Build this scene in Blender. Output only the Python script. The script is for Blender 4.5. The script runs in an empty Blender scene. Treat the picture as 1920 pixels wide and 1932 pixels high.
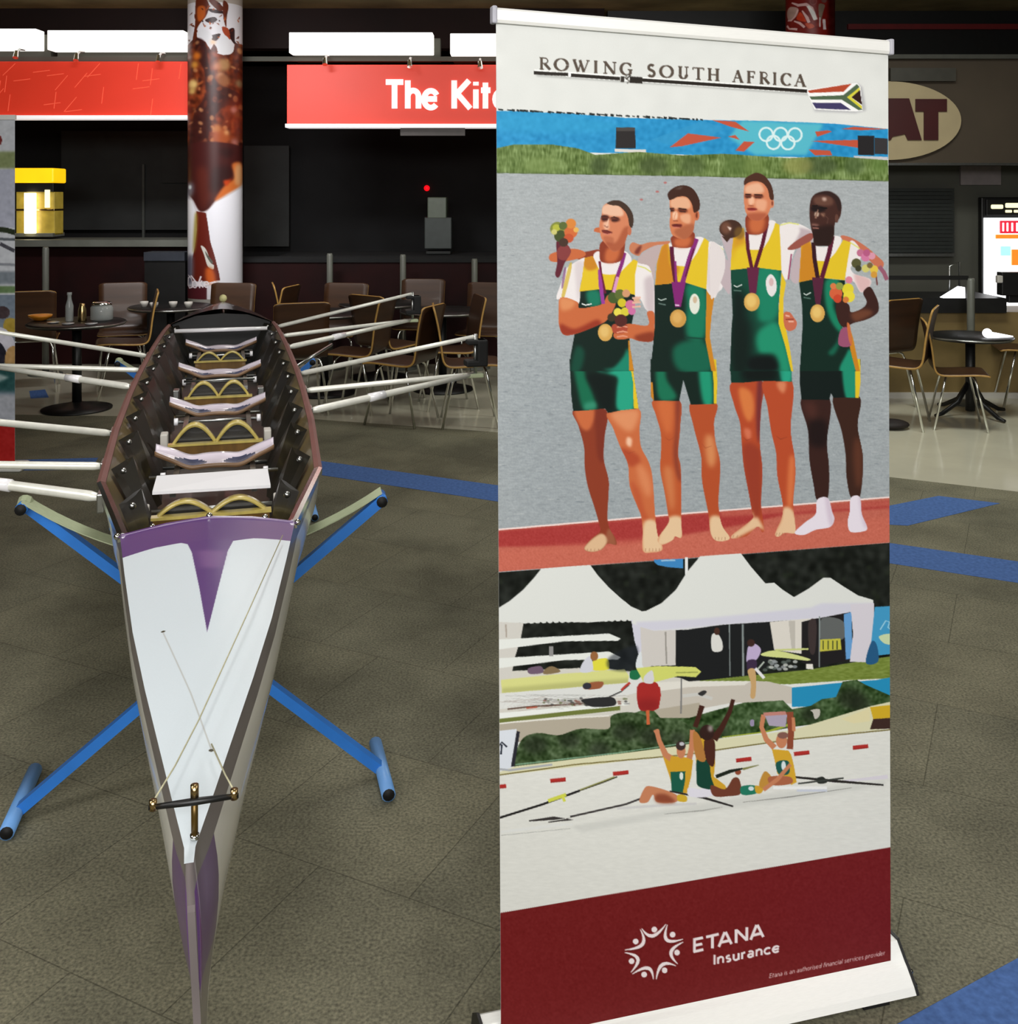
import bpy, bmesh, math, random
import numpy as np
from mathutils import Vector, Matrix

# ------------------------------------------------------------------ camera, world, lights
scene = bpy.context.scene
COL = scene.collection
F, HZ, CX, HC = 1960.0, 370.0, 960.0, 1.65      # focal (px), horizon row, centre column, eye height
cam_d = bpy.data.cameras.new('camera'); cam = bpy.data.objects.new('camera', cam_d); COL.objects.link(cam)
cam.location = (0, 0, HC); cam.rotation_euler = (math.radians(90), 0, 0)
cam_d.sensor_fit = 'AUTO'; cam_d.sensor_width = 36.0
cam_d.lens = 36.0*F/1932.0; cam_d.shift_y = -(966.0-HZ)/1932.0
cam_d.clip_start = 0.05; cam_d.clip_end = 60
scene.camera = cam
w = bpy.data.worlds.new('world'); scene.world = w; w.use_nodes = True
w.node_tree.nodes['Background'].inputs[0].default_value = (0.8, 0.85, 1.0, 1)
w.node_tree.nodes['Background'].inputs[1].default_value = 0.05
scene.view_settings.view_transform = 'Standard'; scene.view_settings.look = 'None'
scene.view_settings.exposure = 0.0; scene.view_settings.gamma = 1.0
def area(name, loc, aim, sx, sy, power, col=(1, 1, 1), spread=180):
    l = bpy.data.lights.new(name, 'AREA'); l.shape = 'RECTANGLE'; l.size = sx; l.size_y = sy
    l.energy = power; l.color = col; l.spread = math.radians(spread)
    o = bpy.data.objects.new(name, l); COL.objects.link(o); o.location = loc
    d = Vector(aim)-Vector(loc); o.rotation_euler = d.to_track_quat('-Z', 'Y').to_euler()
    return o
# unseen ceiling lights of the hall, with an added front fill and column fill
area('front_fill', (0.4, -3.3, 3.2), (0.2, 2.2, 0.3), 5.0, 1.4, 248, (1, 0.985, 0.96), 150)  # unseen softbox behind the camera, added to light the banner evenly
area('camera_flash', (0.06, -0.06, 1.86), (0.0, 2.4, 1.0), 0.12, 0.07, 5, (0.96, 0.98, 1.0))
area('hall_light_left', (-2.6, 0.2, 3.45), (-2.0, 1.2, 0), 0.5, 2.6, 84, (1, 0.98, 0.96))
area('hall_light_middle', (-0.6, 3.4, 3.48), (-0.6, 3.5, 0), 0.5, 2.2, 40, (1, 0.98, 0.96))
area('hall_light_right', (2.7, 1.0, 3.45), (2.2, 1.6, 0), 0.5, 2.6, 31, (1, 0.98, 0.96))
area('hall_light_tables', (2.6, 6.6, 3.48), (2.6, 6.7, 0), 1.6, 0.6, 72, (0.97, 1, 0.93))
area('column_fill', (-2.4, 7.0, 3.5), (-2.8, 9.8, 1.7), 1.2, 0.25, 24, (1, 0.98, 1.0), 80)  # unseen lamp added to brighten the printed column
area('hall_light_seating', (-0.8, 7.9, 3.48), (-0.8, 8.0, 0), 2.4, 0.4, 26, (1, 0.97, 0.9))

# ------------------------------------------------------------------ helpers
def lin(v):
    v = v/255.0
    return v/12.92 if v <= 0.04045 else ((v+0.055)/1.055)**2.4
def S(r, g, b): return (lin(r), lin(g), lin(b), 1.0)
def PX(x, y, Y): return Vector(((x-CX)/F*Y, Y, HC-(y-HZ)/F*Y))
def FP(x, y, z=0.0):
    Y = (HC-z)*F/(y-HZ); return Vector(((x-CX)/F*Y, Y, z))
def mat(name, col, rough=0.5, metal=0.0, var=0.12, scale=12.0, emit=None, estr=0.0, bump=0.0, bscale=200.0, coat=0.0, alpha=None, stretch=None, spec=None):
    m = bpy.data.materials.new(name); m.use_nodes = True; nt = m.node_tree; N = nt.nodes; L = nt.links
    b = N['Principled BSDF']
    tc = N.new('ShaderNodeTexCoord'); mp = N.new('ShaderNodeMapping'); L.new(tc.outputs['Object'], mp.inputs[0])
    if stretch: mp.inputs['Scale'].default_value = stretch
    nz = N.new('ShaderNodeTexNoise'); nz.inputs['Scale'].default_value = scale; nz.inputs['Detail'].default_value = 5
    L.new(mp.outputs[0], nz.inputs['Vector'])
    rp = N.new('ShaderNodeValToRGB'); L.new(nz.outputs['Fac'], rp.inputs[0])
    c = S(*col)
    rp.color_ramp.elements[0].position = 0.3; rp.color_ramp.elements[1].position = 0.7
    rp.color_ramp.elements[0].color = tuple(max(0, k*(1-var)) for k in c[:3])+(1,)
    rp.color_ramp.elements[1].color = tuple(min(1, k*(1+var)) for k in c[:3])+(1,)
    L.new(rp.outputs[0], b.inputs['Base Color'])
    b.inputs['Roughness'].default_value = rough; b.inputs['Metallic'].default_value = metal
    if spec is not None: b.inputs['Specular IOR Level'].default_value = spec
    if coat: b.inputs['Coat Weight'].default_value = coat; b.inputs['Coat Roughness'].default_value = 0.06
    if emit:
        b.inputs['Emission Color'].default_value = S(*emit); b.inputs['Emission Strength'].default_value = estr
    if bump:
        n2 = N.new('ShaderNodeTexNoise'); n2.inputs['Scale'].default_value = bscale; L.new(tc.outputs['Object'], n2.inputs['Vector'])
        bp = N.new('ShaderNodeBump'); bp.inputs['Strength'].default_value = bump; bp.inputs['Distance'].default_value = 0.01
        L.new(n2.outputs['Fac'], bp.inputs['Height']); L.new(bp.outputs[0], b.inputs['Normal'])
    if alpha is not None: b.inputs['Alpha'].default_value = alpha
    return m
def print_mat(name, rough=0.6, emit=0.0, gain=1.0, spec=0.3):
    m = bpy.data.materials.new(name); m.use_nodes = True; nt = m.node_tree; N = nt.nodes; L = nt.links
    b = N['Principled BSDF']; a = N.new('ShaderNodeVertexColor'); a.layer_name = 'print'
    mx = N.new('ShaderNodeMix'); mx.data_type = 'RGBA'; mx.blend_type = 'MULTIPLY'; mx.inputs[0].default_value = 1
    tc = N.new('ShaderNodeTexCoord'); nz = N.new('ShaderNodeTexNoise'); nz.inputs['Scale'].default_value = 420; L.new(tc.outputs['Object'], nz.inputs['Vector'])
    rp = N.new('ShaderNodeValToRGB'); rp.color_ramp.elements[0].color = (gain*0.97,)*3+(1,); rp.color_ramp.elements[1].color = (gain*1.03,)*3+(1,)
    L.new(nz.outputs['Fac'], rp.inputs[0]); L.new(a.outputs['Color'], mx.inputs['A']); L.new(rp.outputs[0], mx.inputs['B'])
    L.new(mx.outputs['Result'], b.inputs['Base Color']); b.inputs['Roughness'].default_value = rough
    b.inputs['Specular IOR Level'].default_value = spec
    if emit: L.new(a.outputs['Color'], b.inputs['Emission Color']); b.inputs['Emission Strength'].default_value = emit
    return m
def link(name, bm, mats, parent=None, smooth=False, loc=None):
    me = bpy.data.meshes.new(name); bmesh.ops.recalc_face_normals(bm, faces=bm.faces) if not getattr(bm, 'keep', False) else None
    bm.to_mesh(me); bm.free()
    for m in (mats if isinstance(mats, (list, tuple)) else [mats]): me.materials.append(m)
    if smooth:
        for p in me.polygons: p.use_smooth = True
    o = bpy.data.objects.new(name, me); COL.objects.link(o)
    if parent: o.parent = parent
    if loc is not None: o.location = loc
    return o
def tag(o, label, cat, group=None, kind=None):
    o['label'] = label; o['category'] = cat
    if group: o['group'] = group
    if kind: o['kind'] = kind
    return o
def thing(name, label, cat, loc=(0, 0, 0), rz=0.0, group=None):
    o = bpy.data.objects.new(name, None); o.empty_display_size = 0.1; COL.objects.link(o)
    o.location = loc; o.rotation_euler = (0, 0, rz); return tag(o, label, cat, group)
def structure(name, bm, m, smooth=False):
    o = link(name, bm, m, None, smooth); o['kind'] = 'structure'; return o
def box(bm, a, b, mi=0, bevel=0.0):
    x0, y0, z0 = [min(p, q) for p, q in zip(a, b)]; x1, y1, z1 = [max(p, q) for p, q in zip(a, b)]
    vs = [bm.verts.new(p) for p in ((x0,y0,z0),(x1,y0,z0),(x1,y1,z0),(x0,y1,z0),(x0,y0,z1),(x1,y0,z1),(x1,y1,z1),(x0,y1,z1))]
    fs = [bm.faces.new([vs[i] for i in f]) for f in ((0,3,2,1),(4,5,6,7),(0,1,5,4),(1,2,6,5),(2,3,7,6),(3,0,4,7))]
    for f in fs: f.material_index = mi
    if bevel:
        es = list({e for f in fs for e in f.edges})
        r = bmesh.ops.bevel(bm, geom=es, offset=bevel, segments=2, affect='EDGES', profile=0.5)
        for f in r['faces']: f.material_index = mi
    return vs
def boxm(a, b, bevel=0.0):
    bm = bmesh.new(); box(bm, a, b, 0, bevel); return bm
def frame_for(d):
    d = d.normalized(); up = Vector((0, 0, 1)) if abs(d.z) < 0.95 else Vector((1, 0, 0))
    a = d.cross(up).normalized(); return a, a.cross(d).normalized()
def tube(bm, pts, r, n=10, mi=0, square=False, caps=True):
    pts = [Vector(p) for p in pts]; rs = r if isinstance(r, (list, tuple)) else [r]*len(pts)
    rings = []; pa = None
    for i, p in enumerate(pts):
        d = (pts[min(i+1, len(pts)-1)]-pts[max(i-1, 0)])
        a, b = frame_for(d)
        if pa is not None:
            a2 = (pa-d.normalized()*pa.dot(d.normalized()))
            if a2.length > 1e-4: a = a2.normalized(); b = a.cross(d.normalized())
        pa = a
        off = math.pi/n if square else 0
        rings.append([bm.verts.new(p+(a*math.cos(off+2*math.pi*k/n)+b*math.sin(off+2*math.pi*k/n))*rs[i]) for k in range(n)])
    for i in range(len(rings)-1):
        for k in range(n):
            f = bm.faces.new((rings[i][k], rings[i][(k+1) % n], rings[i+1][(k+1) % n], rings[i+1][k])); f.material_index = mi
    if caps:
        for rg in (rings[0], rings[-1]):
            f = bm.faces.new(rg); f.material_index = mi
def tubem(pts, r, n=10, square=False):
    bm = bmesh.new(); tube(bm, pts, r, n, 0, square); return bm
def lathe(bm, prof, n=24, c=(0, 0, 0), mi=0):
    rings = []
    for r, z in prof:
        rings.append([bm.verts.new((c[0]+max(r, 1e-4)*math.cos(2*math.pi*k/n), c[1]+max(r, 1e-4)*math.sin(2*math.pi*k/n), c[2]+z)) for k in range(n)])
    for i in range(len(rings)-1):
        for k in range(n):
            f = bm.faces.new((rings[i][k], rings[i][(k+1) % n], rings[i+1][(k+1) % n], rings[i+1][k])); f.material_index = mi
    bm.faces.new(rings[0]).material_index = mi; bm.faces.new(rings[-1]).material_index = mi
def lathem(prof, n=24, c=(0, 0, 0)):
    bm = bmesh.new(); lathe(bm, prof, n, c); return bm
def prism(bm, poly, fn, t, mi=0):
    """poly 2-D outline -> fn(x, y, depth) 3-D, extruded by t."""
    a = [bm.verts.new(fn(x, y, 0)) for x, y in poly]; b = [bm.verts.new(fn(x, y, t)) for x, y in poly]
    n = len(poly)
    bm.faces.new(a).material_index = mi; bm.faces.new(b[::-1]).material_index = mi
    for i in range(n): bm.faces.new((a[i], a[(i+1) % n], b[(i+1) % n], b[i])).material_index = mi
def dup(root, loc, rz, label=None, group=None, scale=None):
    r = root.copy(); COL.objects.link(r); r.location = loc; r.rotation_euler = (0, 0, rz)
    if label: r['label'] = label
    if group: r['group'] = group
    if scale: r.scale = scale
    for ch in list(root.children):
        c = ch.copy(); COL.objects.link(c); c.parent = r
        for g in ch.children:
            d = g.copy(); COL.objects.link(d); d.parent = c
    return r

# ------------------------------------------------------------------ canvas: prints (posters, wraps) rasterised in script into mesh colours
rng = np.random.default_rng(7)
def cr(pts, k=5):
    P = np.array(pts, float); n = len(P); out = []
    for i in range(n):
        p0, p1, p2, p3 = P[i-1], P[i], P[(i+1) % n], P[(i+2) % n]
        for t in np.linspace(0, 1, k, endpoint=False):
            out.append(0.5*((2*p1)+(-p0+p2)*t+(2*p0-5*p1+4*p2-p3)*t*t+(-p0+3*p1-3*p2+p3)*t**3))
    return np.array(out)
def blur(a, r):
    r = int(r)
    if r < 1: return a
    for ax in (0, 1):
        for _ in range(2):
            p = np.pad(a, [(r+1, r) if i == ax else (0, 0) for i in range(a.ndim)], mode='edge'); c = np.cumsum(p, axis=ax)
            n = a.shape[ax]
            a = (np.take(c, range(2*r+1, 2*r+1+n), axis=ax)-np.take(c, range(0, n), axis=ax))/(2*r+1)
    return a
class Canvas:
    def __init__(s, x0, y0, x1, y1, res=2.0, bg=(255, 255, 255)):
        s.x0, s.y0, s.res = x0, y0, res; s.w = int((x1-x0)*res)+1; s.h = int((y1-y0)*res)+1
        s.im = np.ones((s.h, s.w, 3), np.float32)*np.array(bg, np.float32)
        s.o = (0.0, 0.0); s.k = 1.0; s.sk = 1.0
    def frame(s, ox, oy, k): s.o = (ox, oy); s.k = k
    def T(s, pts):
        p = np.array(pts, float); return np.stack([(p[:, 0]/s.k+s.o[0]-s.x0)*s.res, (p[:, 1]/s.k+s.o[1]-s.y0)*s.res], 1)
    def fill(s, p):
        ss = 2
        bx0 = max(0, int(p[:, 0].min())-1); bx1 = min(s.w, int(p[:, 0].max())+2)
        by0 = max(0, int(p[:, 1].min())-1); by1 = min(s.h, int(p[:, 1].max())+2)
        if bx1 <= bx0 or by1 <= by0: return None
        W, H = (bx1-bx0)*ss, (by1-by0)*ss
        X = bx0+(np.arange(W)+0.5)/ss; cov = np.zeros((H, W), bool); Yr = by0+(np.arange(H)+0.5)/ss
        q = np.roll(p, -1, 0)
        for (xa, ya), (xb, yb) in zip(p, q):
            if ya == yb: continue
            lo, hi = min(ya, yb), max(ya, yb)
            i0, i1 = np.searchsorted(Yr, lo), np.searchsorted(Yr, hi)
            if i1 <= i0: continue
            xi = xa+(Yr[i0:i1]-ya)*(xb-xa)/(yb-ya)
            cov[i0:i1] ^= X[None, :] < xi[:, None]
        m = cov.reshape(by1-by0, ss, bx1-bx0, ss).mean((1, 3)).astype(np.float32)
        return m, bx0, by0
    def blend(s, m, bx, by, col, alpha=1.0, soft=0, clip=None):
        full = np.zeros((s.h, s.w), np.float32) if (soft or clip is not None) else None
        if soft:
            r = max(1, int(round(soft*s.sk*s.res))); pad = 2*r+2
            y0, y1, x0, x1 = max(0, by-pad), min(s.h, by+m.shape[0]+pad), max(0, bx-pad), min(s.w, bx+m.shape[1]+pad)
            t = np.zeros((y1-y0, x1-x0), np.float32); t[by-y0:by-y0+m.shape[0], bx-x0:bx-x0+m.shape[1]] = m
            m = blur(t, r); bx, by = x0, y0
        if clip is not None: m = m*clip[by:by+m.shape[0], bx:bx+m.shape[1]]
        a = (m*alpha)[..., None]; R = s.im[by:by+m.shape[0], bx:bx+m.shape[1]]
        R[:] = R*(1-a)+np.array(col, np.float32)*a
        return m, bx, by
    def P(s, col, pts, sm=True, alpha=1.0, soft=0, clip=None, mask=False):
        p = s.T(pts); p = cr(p) if sm and len(pts) > 3 else p
        r = s.fill(p)
        if r is None: return None
        m, bx, by = s.blend(r[0], r[1], r[2], col, alpha, soft, clip)
        if mask:
            full = np.zeros((s.h, s.w), np.float32); full[by:by+m.shape[0], bx:bx+m.shape[1]] = m; return full
    def E(s, col, cx, cy, rx, ry=None, ang=0, **kw):
        ry = ry or rx; a = np.linspace(0, 2*math.pi, 28, endpoint=False); c, q = math.cos(math.radians(ang)), math.sin(math.radians(ang))
        return s.P(col, [(cx+rx*math.cos(t)*c-ry*math.sin(t)*q, cy+rx*math.cos(t)*q+ry*math.sin(t)*c) for t in a], sm=False, **kw)
    def L(s, col, pts, wd, **kw):
        p = np.array(pts, float); ws = wd if isinstance(wd, (list, tuple)) else [wd]*len(p)
        d = np.gradient(p, axis=0); n = np.stack([-d[:, 1], d[:, 0]], 1); n /= np.maximum(1e-6, np.linalg.norm(n, axis=1))[:, None]
        h = np.array(ws)[:, None]/2
        return s.P(col, np.concatenate([p+n*h, (p-n*h)[::-1]]), sm=False, **kw)
    def noise(s, x0, y0, x1, y1, amp, sx, sy, mask=None, tint=(1, 1, 1)):
        a, b = int((x0-s.x0)*s.res), int((x1-s.x0)*s.res); c, d = int((y0-s.y0)*s.res), int((y1-s.y0)*s.res)
        a, c = max(0, a), max(0, c); b, d = min(s.w, b), min(s.h, d)
        n = rng.normal(size=(d-c, b-a)).astype(np.float32)
        def b1(n, r, ax):
            r = int(r)
            if r < 1: return n
            p = np.pad(n, [(r+1, r) if i == ax else (0, 0) for i in range(2)], mode='edge'); q = np.cumsum(p, axis=ax); L = n.shape[ax]
            return (np.take(q, range(2*r+1, 2*r+1+L), axis=ax)-np.take(q, range(L), axis=ax))/(2*r+1)
        for _ in range(2): n = b1(b1(n, sx*s.res, 1), sy*s.res, 0)
        n = n/max(1e-6, n.std())*amp
        if mask is not None: n = n*mask[c:d, a:b]
        s.im[c:d, a:b] += n[..., None]*np.array(tint, np.float32)
    def sample(s, x, y):
        u = np.clip((x-s.x0)*s.res, 0, s.w-1.001); v = np.clip((y-s.y0)*s.res, 0, s.h-1.001)
        iu, iv = u.astype(int), v.astype(int); fu, fv = (u-iu)[..., None], (v-iv)[..., None]
        im = s.im
        c = (im[iv, iu]*(1-fu)+im[iv, iu+1]*fu)*(1-fv)+(im[iv+1, iu]*(1-fu)+im[iv+1, iu+1]*fu)*fv
        c = np.clip(c, 0, 255)/255.0
        return np.where(c <= 0.04045, c/12.92, ((c+0.055)/1.055)**2.4)
def print_mesh(name, canvas, nx, ny, pxfn, posfn, m, parent, thick=None):
    """grid sheet with the canvas baked into its 'print' colours; posfn(u,v)->xyz arrays, pxfn(u,v)->photo px."""
    u, v = np.meshgrid(np.linspace(0, 1, nx), np.linspace(0, 1, ny))
    pos = posfn(u, v).reshape(-1, 3); X, Y = pxfn(u, v); col = canvas.sample(X, Y).reshape(-1, 3)
    i = np.arange(nx*ny).reshape(ny, nx)
    q = np.stack([i[:-1, :-1], i[1:, :-1], i[1:, 1:], i[:-1, 1:]], -1).reshape(-1, 4)
    nv = nx*ny
    if thick is not None:
        back = pos.reshape(ny, nx, 3)[[0, 0, -1, -1], [0, -1, -1, 0]]+np.array(thick)
        pos = np.concatenate([pos, back]); col = np.concatenate([col, np.full((4, 3), 0.7)])
        b = nv; q = np.concatenate([q, [[b, b+1, b+2, b+3]], [[0, nx-1, b+1, b]], [[nv-nx, b+3, b+2, nv-1]]]); 
    me = bpy.data.meshes.new(name); me.vertices.add(len(pos)); me.vertices.foreach_set('co', pos.astype(np.float32).ravel())
    me.loops.add(q.size); me.loops.foreach_set('vertex_index', q.ravel().astype(np.int32))
    me.polygons.add(len(q)); me.polygons.foreach_set('loop_start', (np.arange(len(q))*4).astype(np.int32))
    me.update(calc_edges=True)
    ca = me.color_attributes.new('print', 'FLOAT_COLOR', 'POINT')
    ca.data.foreach_set('color', np.concatenate([col, np.ones((len(col), 1))], 1).astype(np.float32).ravel())
    me.materials.append(m); me.validate()
    o = bpy.data.objects.new(name, me); COL.objects.link(o)
    if parent: o.parent = parent
    return o

# ------------------------------------------------------------------ stroke lettering (cap height 1, y up)
def arc(cx, cy, rx, ry, a0, a1, n=14):
    return [(cx+rx*math.cos(math.radians(a0+(a1-a0)*i/n)), cy+ry*math.sin(math.radians(a0+(a1-a0)*i/n))) for i in range(n+1)]
X_ = 0.68
GL = {
 'T': (0.62, [[(0.0, 0.94), (0.62, 0.94)], [(0.31, 0.94), (0.31, 0)]]),
 'E': (0.52, [[(0.06, 0), (0.06, 1)], [(0, 0.94), (0.5, 0.94)], [(0, 0.5), (0.46, 0.5)], [(0, 0.06), (0.52, 0.06)]]),
 'A': (0.76, [[(0.03, 0), (0.36, 1)], [(0.40, 1), (0.73, 0)], [(0.16, 0.3), (0.6, 0.3)]]),
 'N': (0.7, [[(0.06, 0), (0.06, 1)], [(0.06, 0.97), (0.64, 0.03)], [(0.64, 0), (0.64, 1)]]),
 'K': (0.66, [[(0.07, 0), (0.07, 1)], [(0.6, 1), (0.12, 0.48)], [(0.16, 0.56), (0.64, 0)]]),
 'I': (0.16, [[(0.08, 0), (0.08, 1)]]),
 'C': (0.6, [arc(0.36, 0.5, 0.32, 0.46, 50, 310)]),
 'h': (0.5, [[(0.06, 0), (0.06, 1)], arc(0.25, 0.43, 0.19, 0.21, 170, 0)+[(0.44, 0)]]),
 'n': (0.5, [[(0.06, 0), (0.06, X_)], arc(0.25, 0.43, 0.19, 0.21, 170, 0)+[(0.44, 0)]]),
 'u': (0.5, [[(0.44, 0), (0.44, X_)], [(0.06, X_)]+arc(0.25, 0.25, 0.19, 0.21, 180, 360)]),
 'e': (0.56, [arc(0.28, 0.33, 0.24, 0.3, -40, -330, 20), [(0.06, 0.34), (0.5, 0.34)]]),
 'c': (0.5, [arc(0.29, 0.33, 0.25, 0.3, 45, 315)]),
 'o': (0.56, [arc(0.28, 0.33, 0.24, 0.3, 0, 360, 22)]),
 'a': (0.5, [arc(0.23, 0.2, 0.18, 0.16, 0, 360, 16), [(0.42, 0), (0.42, 0.45)]+arc(0.24, 0.45, 0.18, 0.19, 0, 140)]),
 'd': (0.54, [arc(0.26, 0.31, 0.22, 0.28, 0, 360, 18), [(0.48, 0), (0.48, 1)]]),
 'p': (0.54, [arc(0.28, 0.33, 0.22, 0.29, 0, 360, 18), [(0.06, -0.3), (0.06, X_)]]),
 'r': (0.34, [[(0.06, 0), (0.06, X_)], arc(0.26, 0.42, 0.2, 0.21, 175, 80)]),
 's': (0.42, [arc(0.22, 0.48, 0.15, 0.15, 50, 270, 8)+arc(0.2, 0.18, 0.16, 0.15, 90, -140, 8)]),
 'i': (0.16, [[(0.08, 0), (0.08, X_)], [(0.08, 0.82), (0.08, 0.95)]]),
 't': (0.36, [[(0.16, 0.92), (0.16, 0)], [(0.0, X_-0.03), (0.34, X_-0.03)]]),
 'f': (0.32, [[(0.12, 0), (0.12, 0.8)]+arc(0.25, 0.8, 0.13, 0.16, 180, 80, 6), [(0, X_-0.03), (0.3, X_-0.03)]]),
 'l': (0.14, [[(0.07, 0), (0.07, 1)]]),
 'v': (0.46, [[(0.02, X_), (0.23, 0.02), (0.44, X_)]]),
 'k': (0.48, [[(0.06, 0), (0.06, 1)], [(0.42, X_), (0.1, 0.3)], [(0.14, 0.36), (0.45, 0)]]),
}
def text_strokes(txt, gap=0.12, space=0.35):
    x = 0; out = []
    for ch in txt:
        if ch == ' ': x += space; continue
        w_, st = GL[ch]
        for s_ in st: out.append([(x+a, b) for a, b in s_])
        x += w_+gap
    return out, x-gap
def canvas_text(C, txt, x0, y0, x1, y1, h, wd, col, gap=0.12, space=0.35, slant=0.0, alpha=1.0):
    """baseline from (x0,y0) to (x1,y1) px; h cap height px."""
    st, W = text_strokes(txt, gap, space); ux, uy = (x1-x0)/W, (y1-y0)/W
    for s_ in st: C.L(col, [(x0+(a+slant*b)*ux, y0+(a+slant*b)*uy-b*h) for a, b in s_], wd, alpha=alpha)
SER = {  # serif capitals: (thick?, polyline)
 'R': [(1, [(0.18, 0), (0.18, 1)]), (0, [(0.2, 0.97)]+arc(0.45, 0.74, 0.28, 0.23, 90, -90)+[(0.2, 0.51)]), (1, [(0.45, 0.5), (0.95, 0.02)]), (0, [(0, 0.02), (0.38, 0.02)]), (0, [(0, 0.98), (0.3, 0.98)])],
 'O': [(2, arc(0.5, 0.5, 0.45, 0.49, 0, 360, 26))],
 'W': [(1, [(0.06, 1), (0.32, 0)]), (0, [(0.32, 0), (0.5, 0.95)]), (1, [(0.42, 1), (0.66, 0)]), (0, [(0.66, 0), (0.93, 1)]), (0, [(-0.02, 0.98), (0.2, 0.98)]), (0, [(0.82, 0.98), (1.02, 0.98)])],
 'I': [(1, [(0.5, 0), (0.5, 1)]), (0, [(0.05, 0.02), (0.95, 0.02)]), (0, [(0.05, 0.98), (0.95, 0.98)])],
 'N': [(0, [(0.16, 0), (0.16, 1)]), (1, [(0.12, 1), (0.84, 0)]), (0, [(0.86, 0), (0.86, 1)]), (0, [(0, 0.02), (0.3, 0.02)]), (0, [(0.7, 0.98), (1, 0.98)]), (0, [(0, 0.98), (0.2, 0.98)])],
 'G': [(2, arc(0.52, 0.5, 0.45, 0.49, 40, 320, 24)), (1, [(0.84, 0.1), (0.84, 0.45)]), (0, [(0.62, 0.45), (1, 0.45)]), (0, [(0.86, 0.7), (0.86, 0.95)])],
 'S': [(1, arc(0.5, 0.75, 0.33, 0.22, 40, 230, 10)+arc(0.48, 0.26, 0.36, 0.25, 60, -150, 10))],
 'U': [(1, [(0.2, 1), (0.2, 0.35)]), (2, arc(0.5, 0.35, 0.31, 0.34, 180, 360, 14)), (0, [(0.81, 0.35), (0.81, 1)]), (0, [(0, 0.98), (0.4, 0.98)]), (0, [(0.64, 0.98), (1, 0.98)])],
 'T': [(1, [(0.5, 0), (0.5, 1)]), (0, [(0.02, 0.97), (0.98, 0.97)]), (0, [(0.03, 1), (0.03, 0.8)]), (0, [(0.97, 1), (0.97, 0.8)]), (0, [(0.3, 0.02), (0.7, 0.02)])],
 'H': [(1, [(0.18, 0), (0.18, 1)]), (1, [(0.82, 0), (0.82, 1)]), (0, [(0.18, 0.5), (0.82, 0.5)]), (0, [(0, 0.02), (0.36, 0.02)]), (0, [(0.64, 0.02), (1, 0.02)]), (0, [(0, 0.98), (0.36, 0.98)]), (0, [(0.64, 0.98), (1, 0.98)])],
 'A': [(0, [(0.1, 0), (0.48, 1)]), (1, [(0.46, 1), (0.86, 0)]), (0, [(0.25, 0.36), (0.7, 0.36)]), (0, [(-0.04, 0.02), (0.26, 0.02)]), (0, [(0.68, 0.02), (1.04, 0.02)])],
 'F': [(1, [(0.25, 0), (0.25, 1)]), (0, [(0.02, 0.97), (0.95, 0.97)]), (0, [(0.25, 0.52), (0.8, 0.52)]), (0, [(0.02, 0.02), (0.5, 0.02)]), (0, [(0.94, 1), (0.94, 0.76)]), (0, [(0.8, 0.64), (0.8, 0.4)])],
 'C': [(2, arc(0.52, 0.5, 0.47, 0.49, 45, 315, 24)), (0, [(0.88, 0.7), (0.88, 0.97)])],
}
def serif(C, ch, x0, x1, yb, h, slope, col, t):
    for k, pl in SER[ch]:
        pts = [(x0+a*(x1-x0), yb+slope*a*(x1-x0)-b*h) for a, b in pl]
        if k == 2:
            n = len(pts); wds = []
            for i in range(n):
                d = (pts[min(i+1, n-1)][0]-pts[max(i-1, 0)][0], pts[min(i+1, n-1)][1]-pts[max(i-1, 0)][1])
                l = math.hypot(*d) or 1; wds.append(0.35*t+0.8*t*abs(d[1])/l)
            C.L(col, pts, wds)
        else: C.L(col, pts, t if k else 0.45*t)

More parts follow.
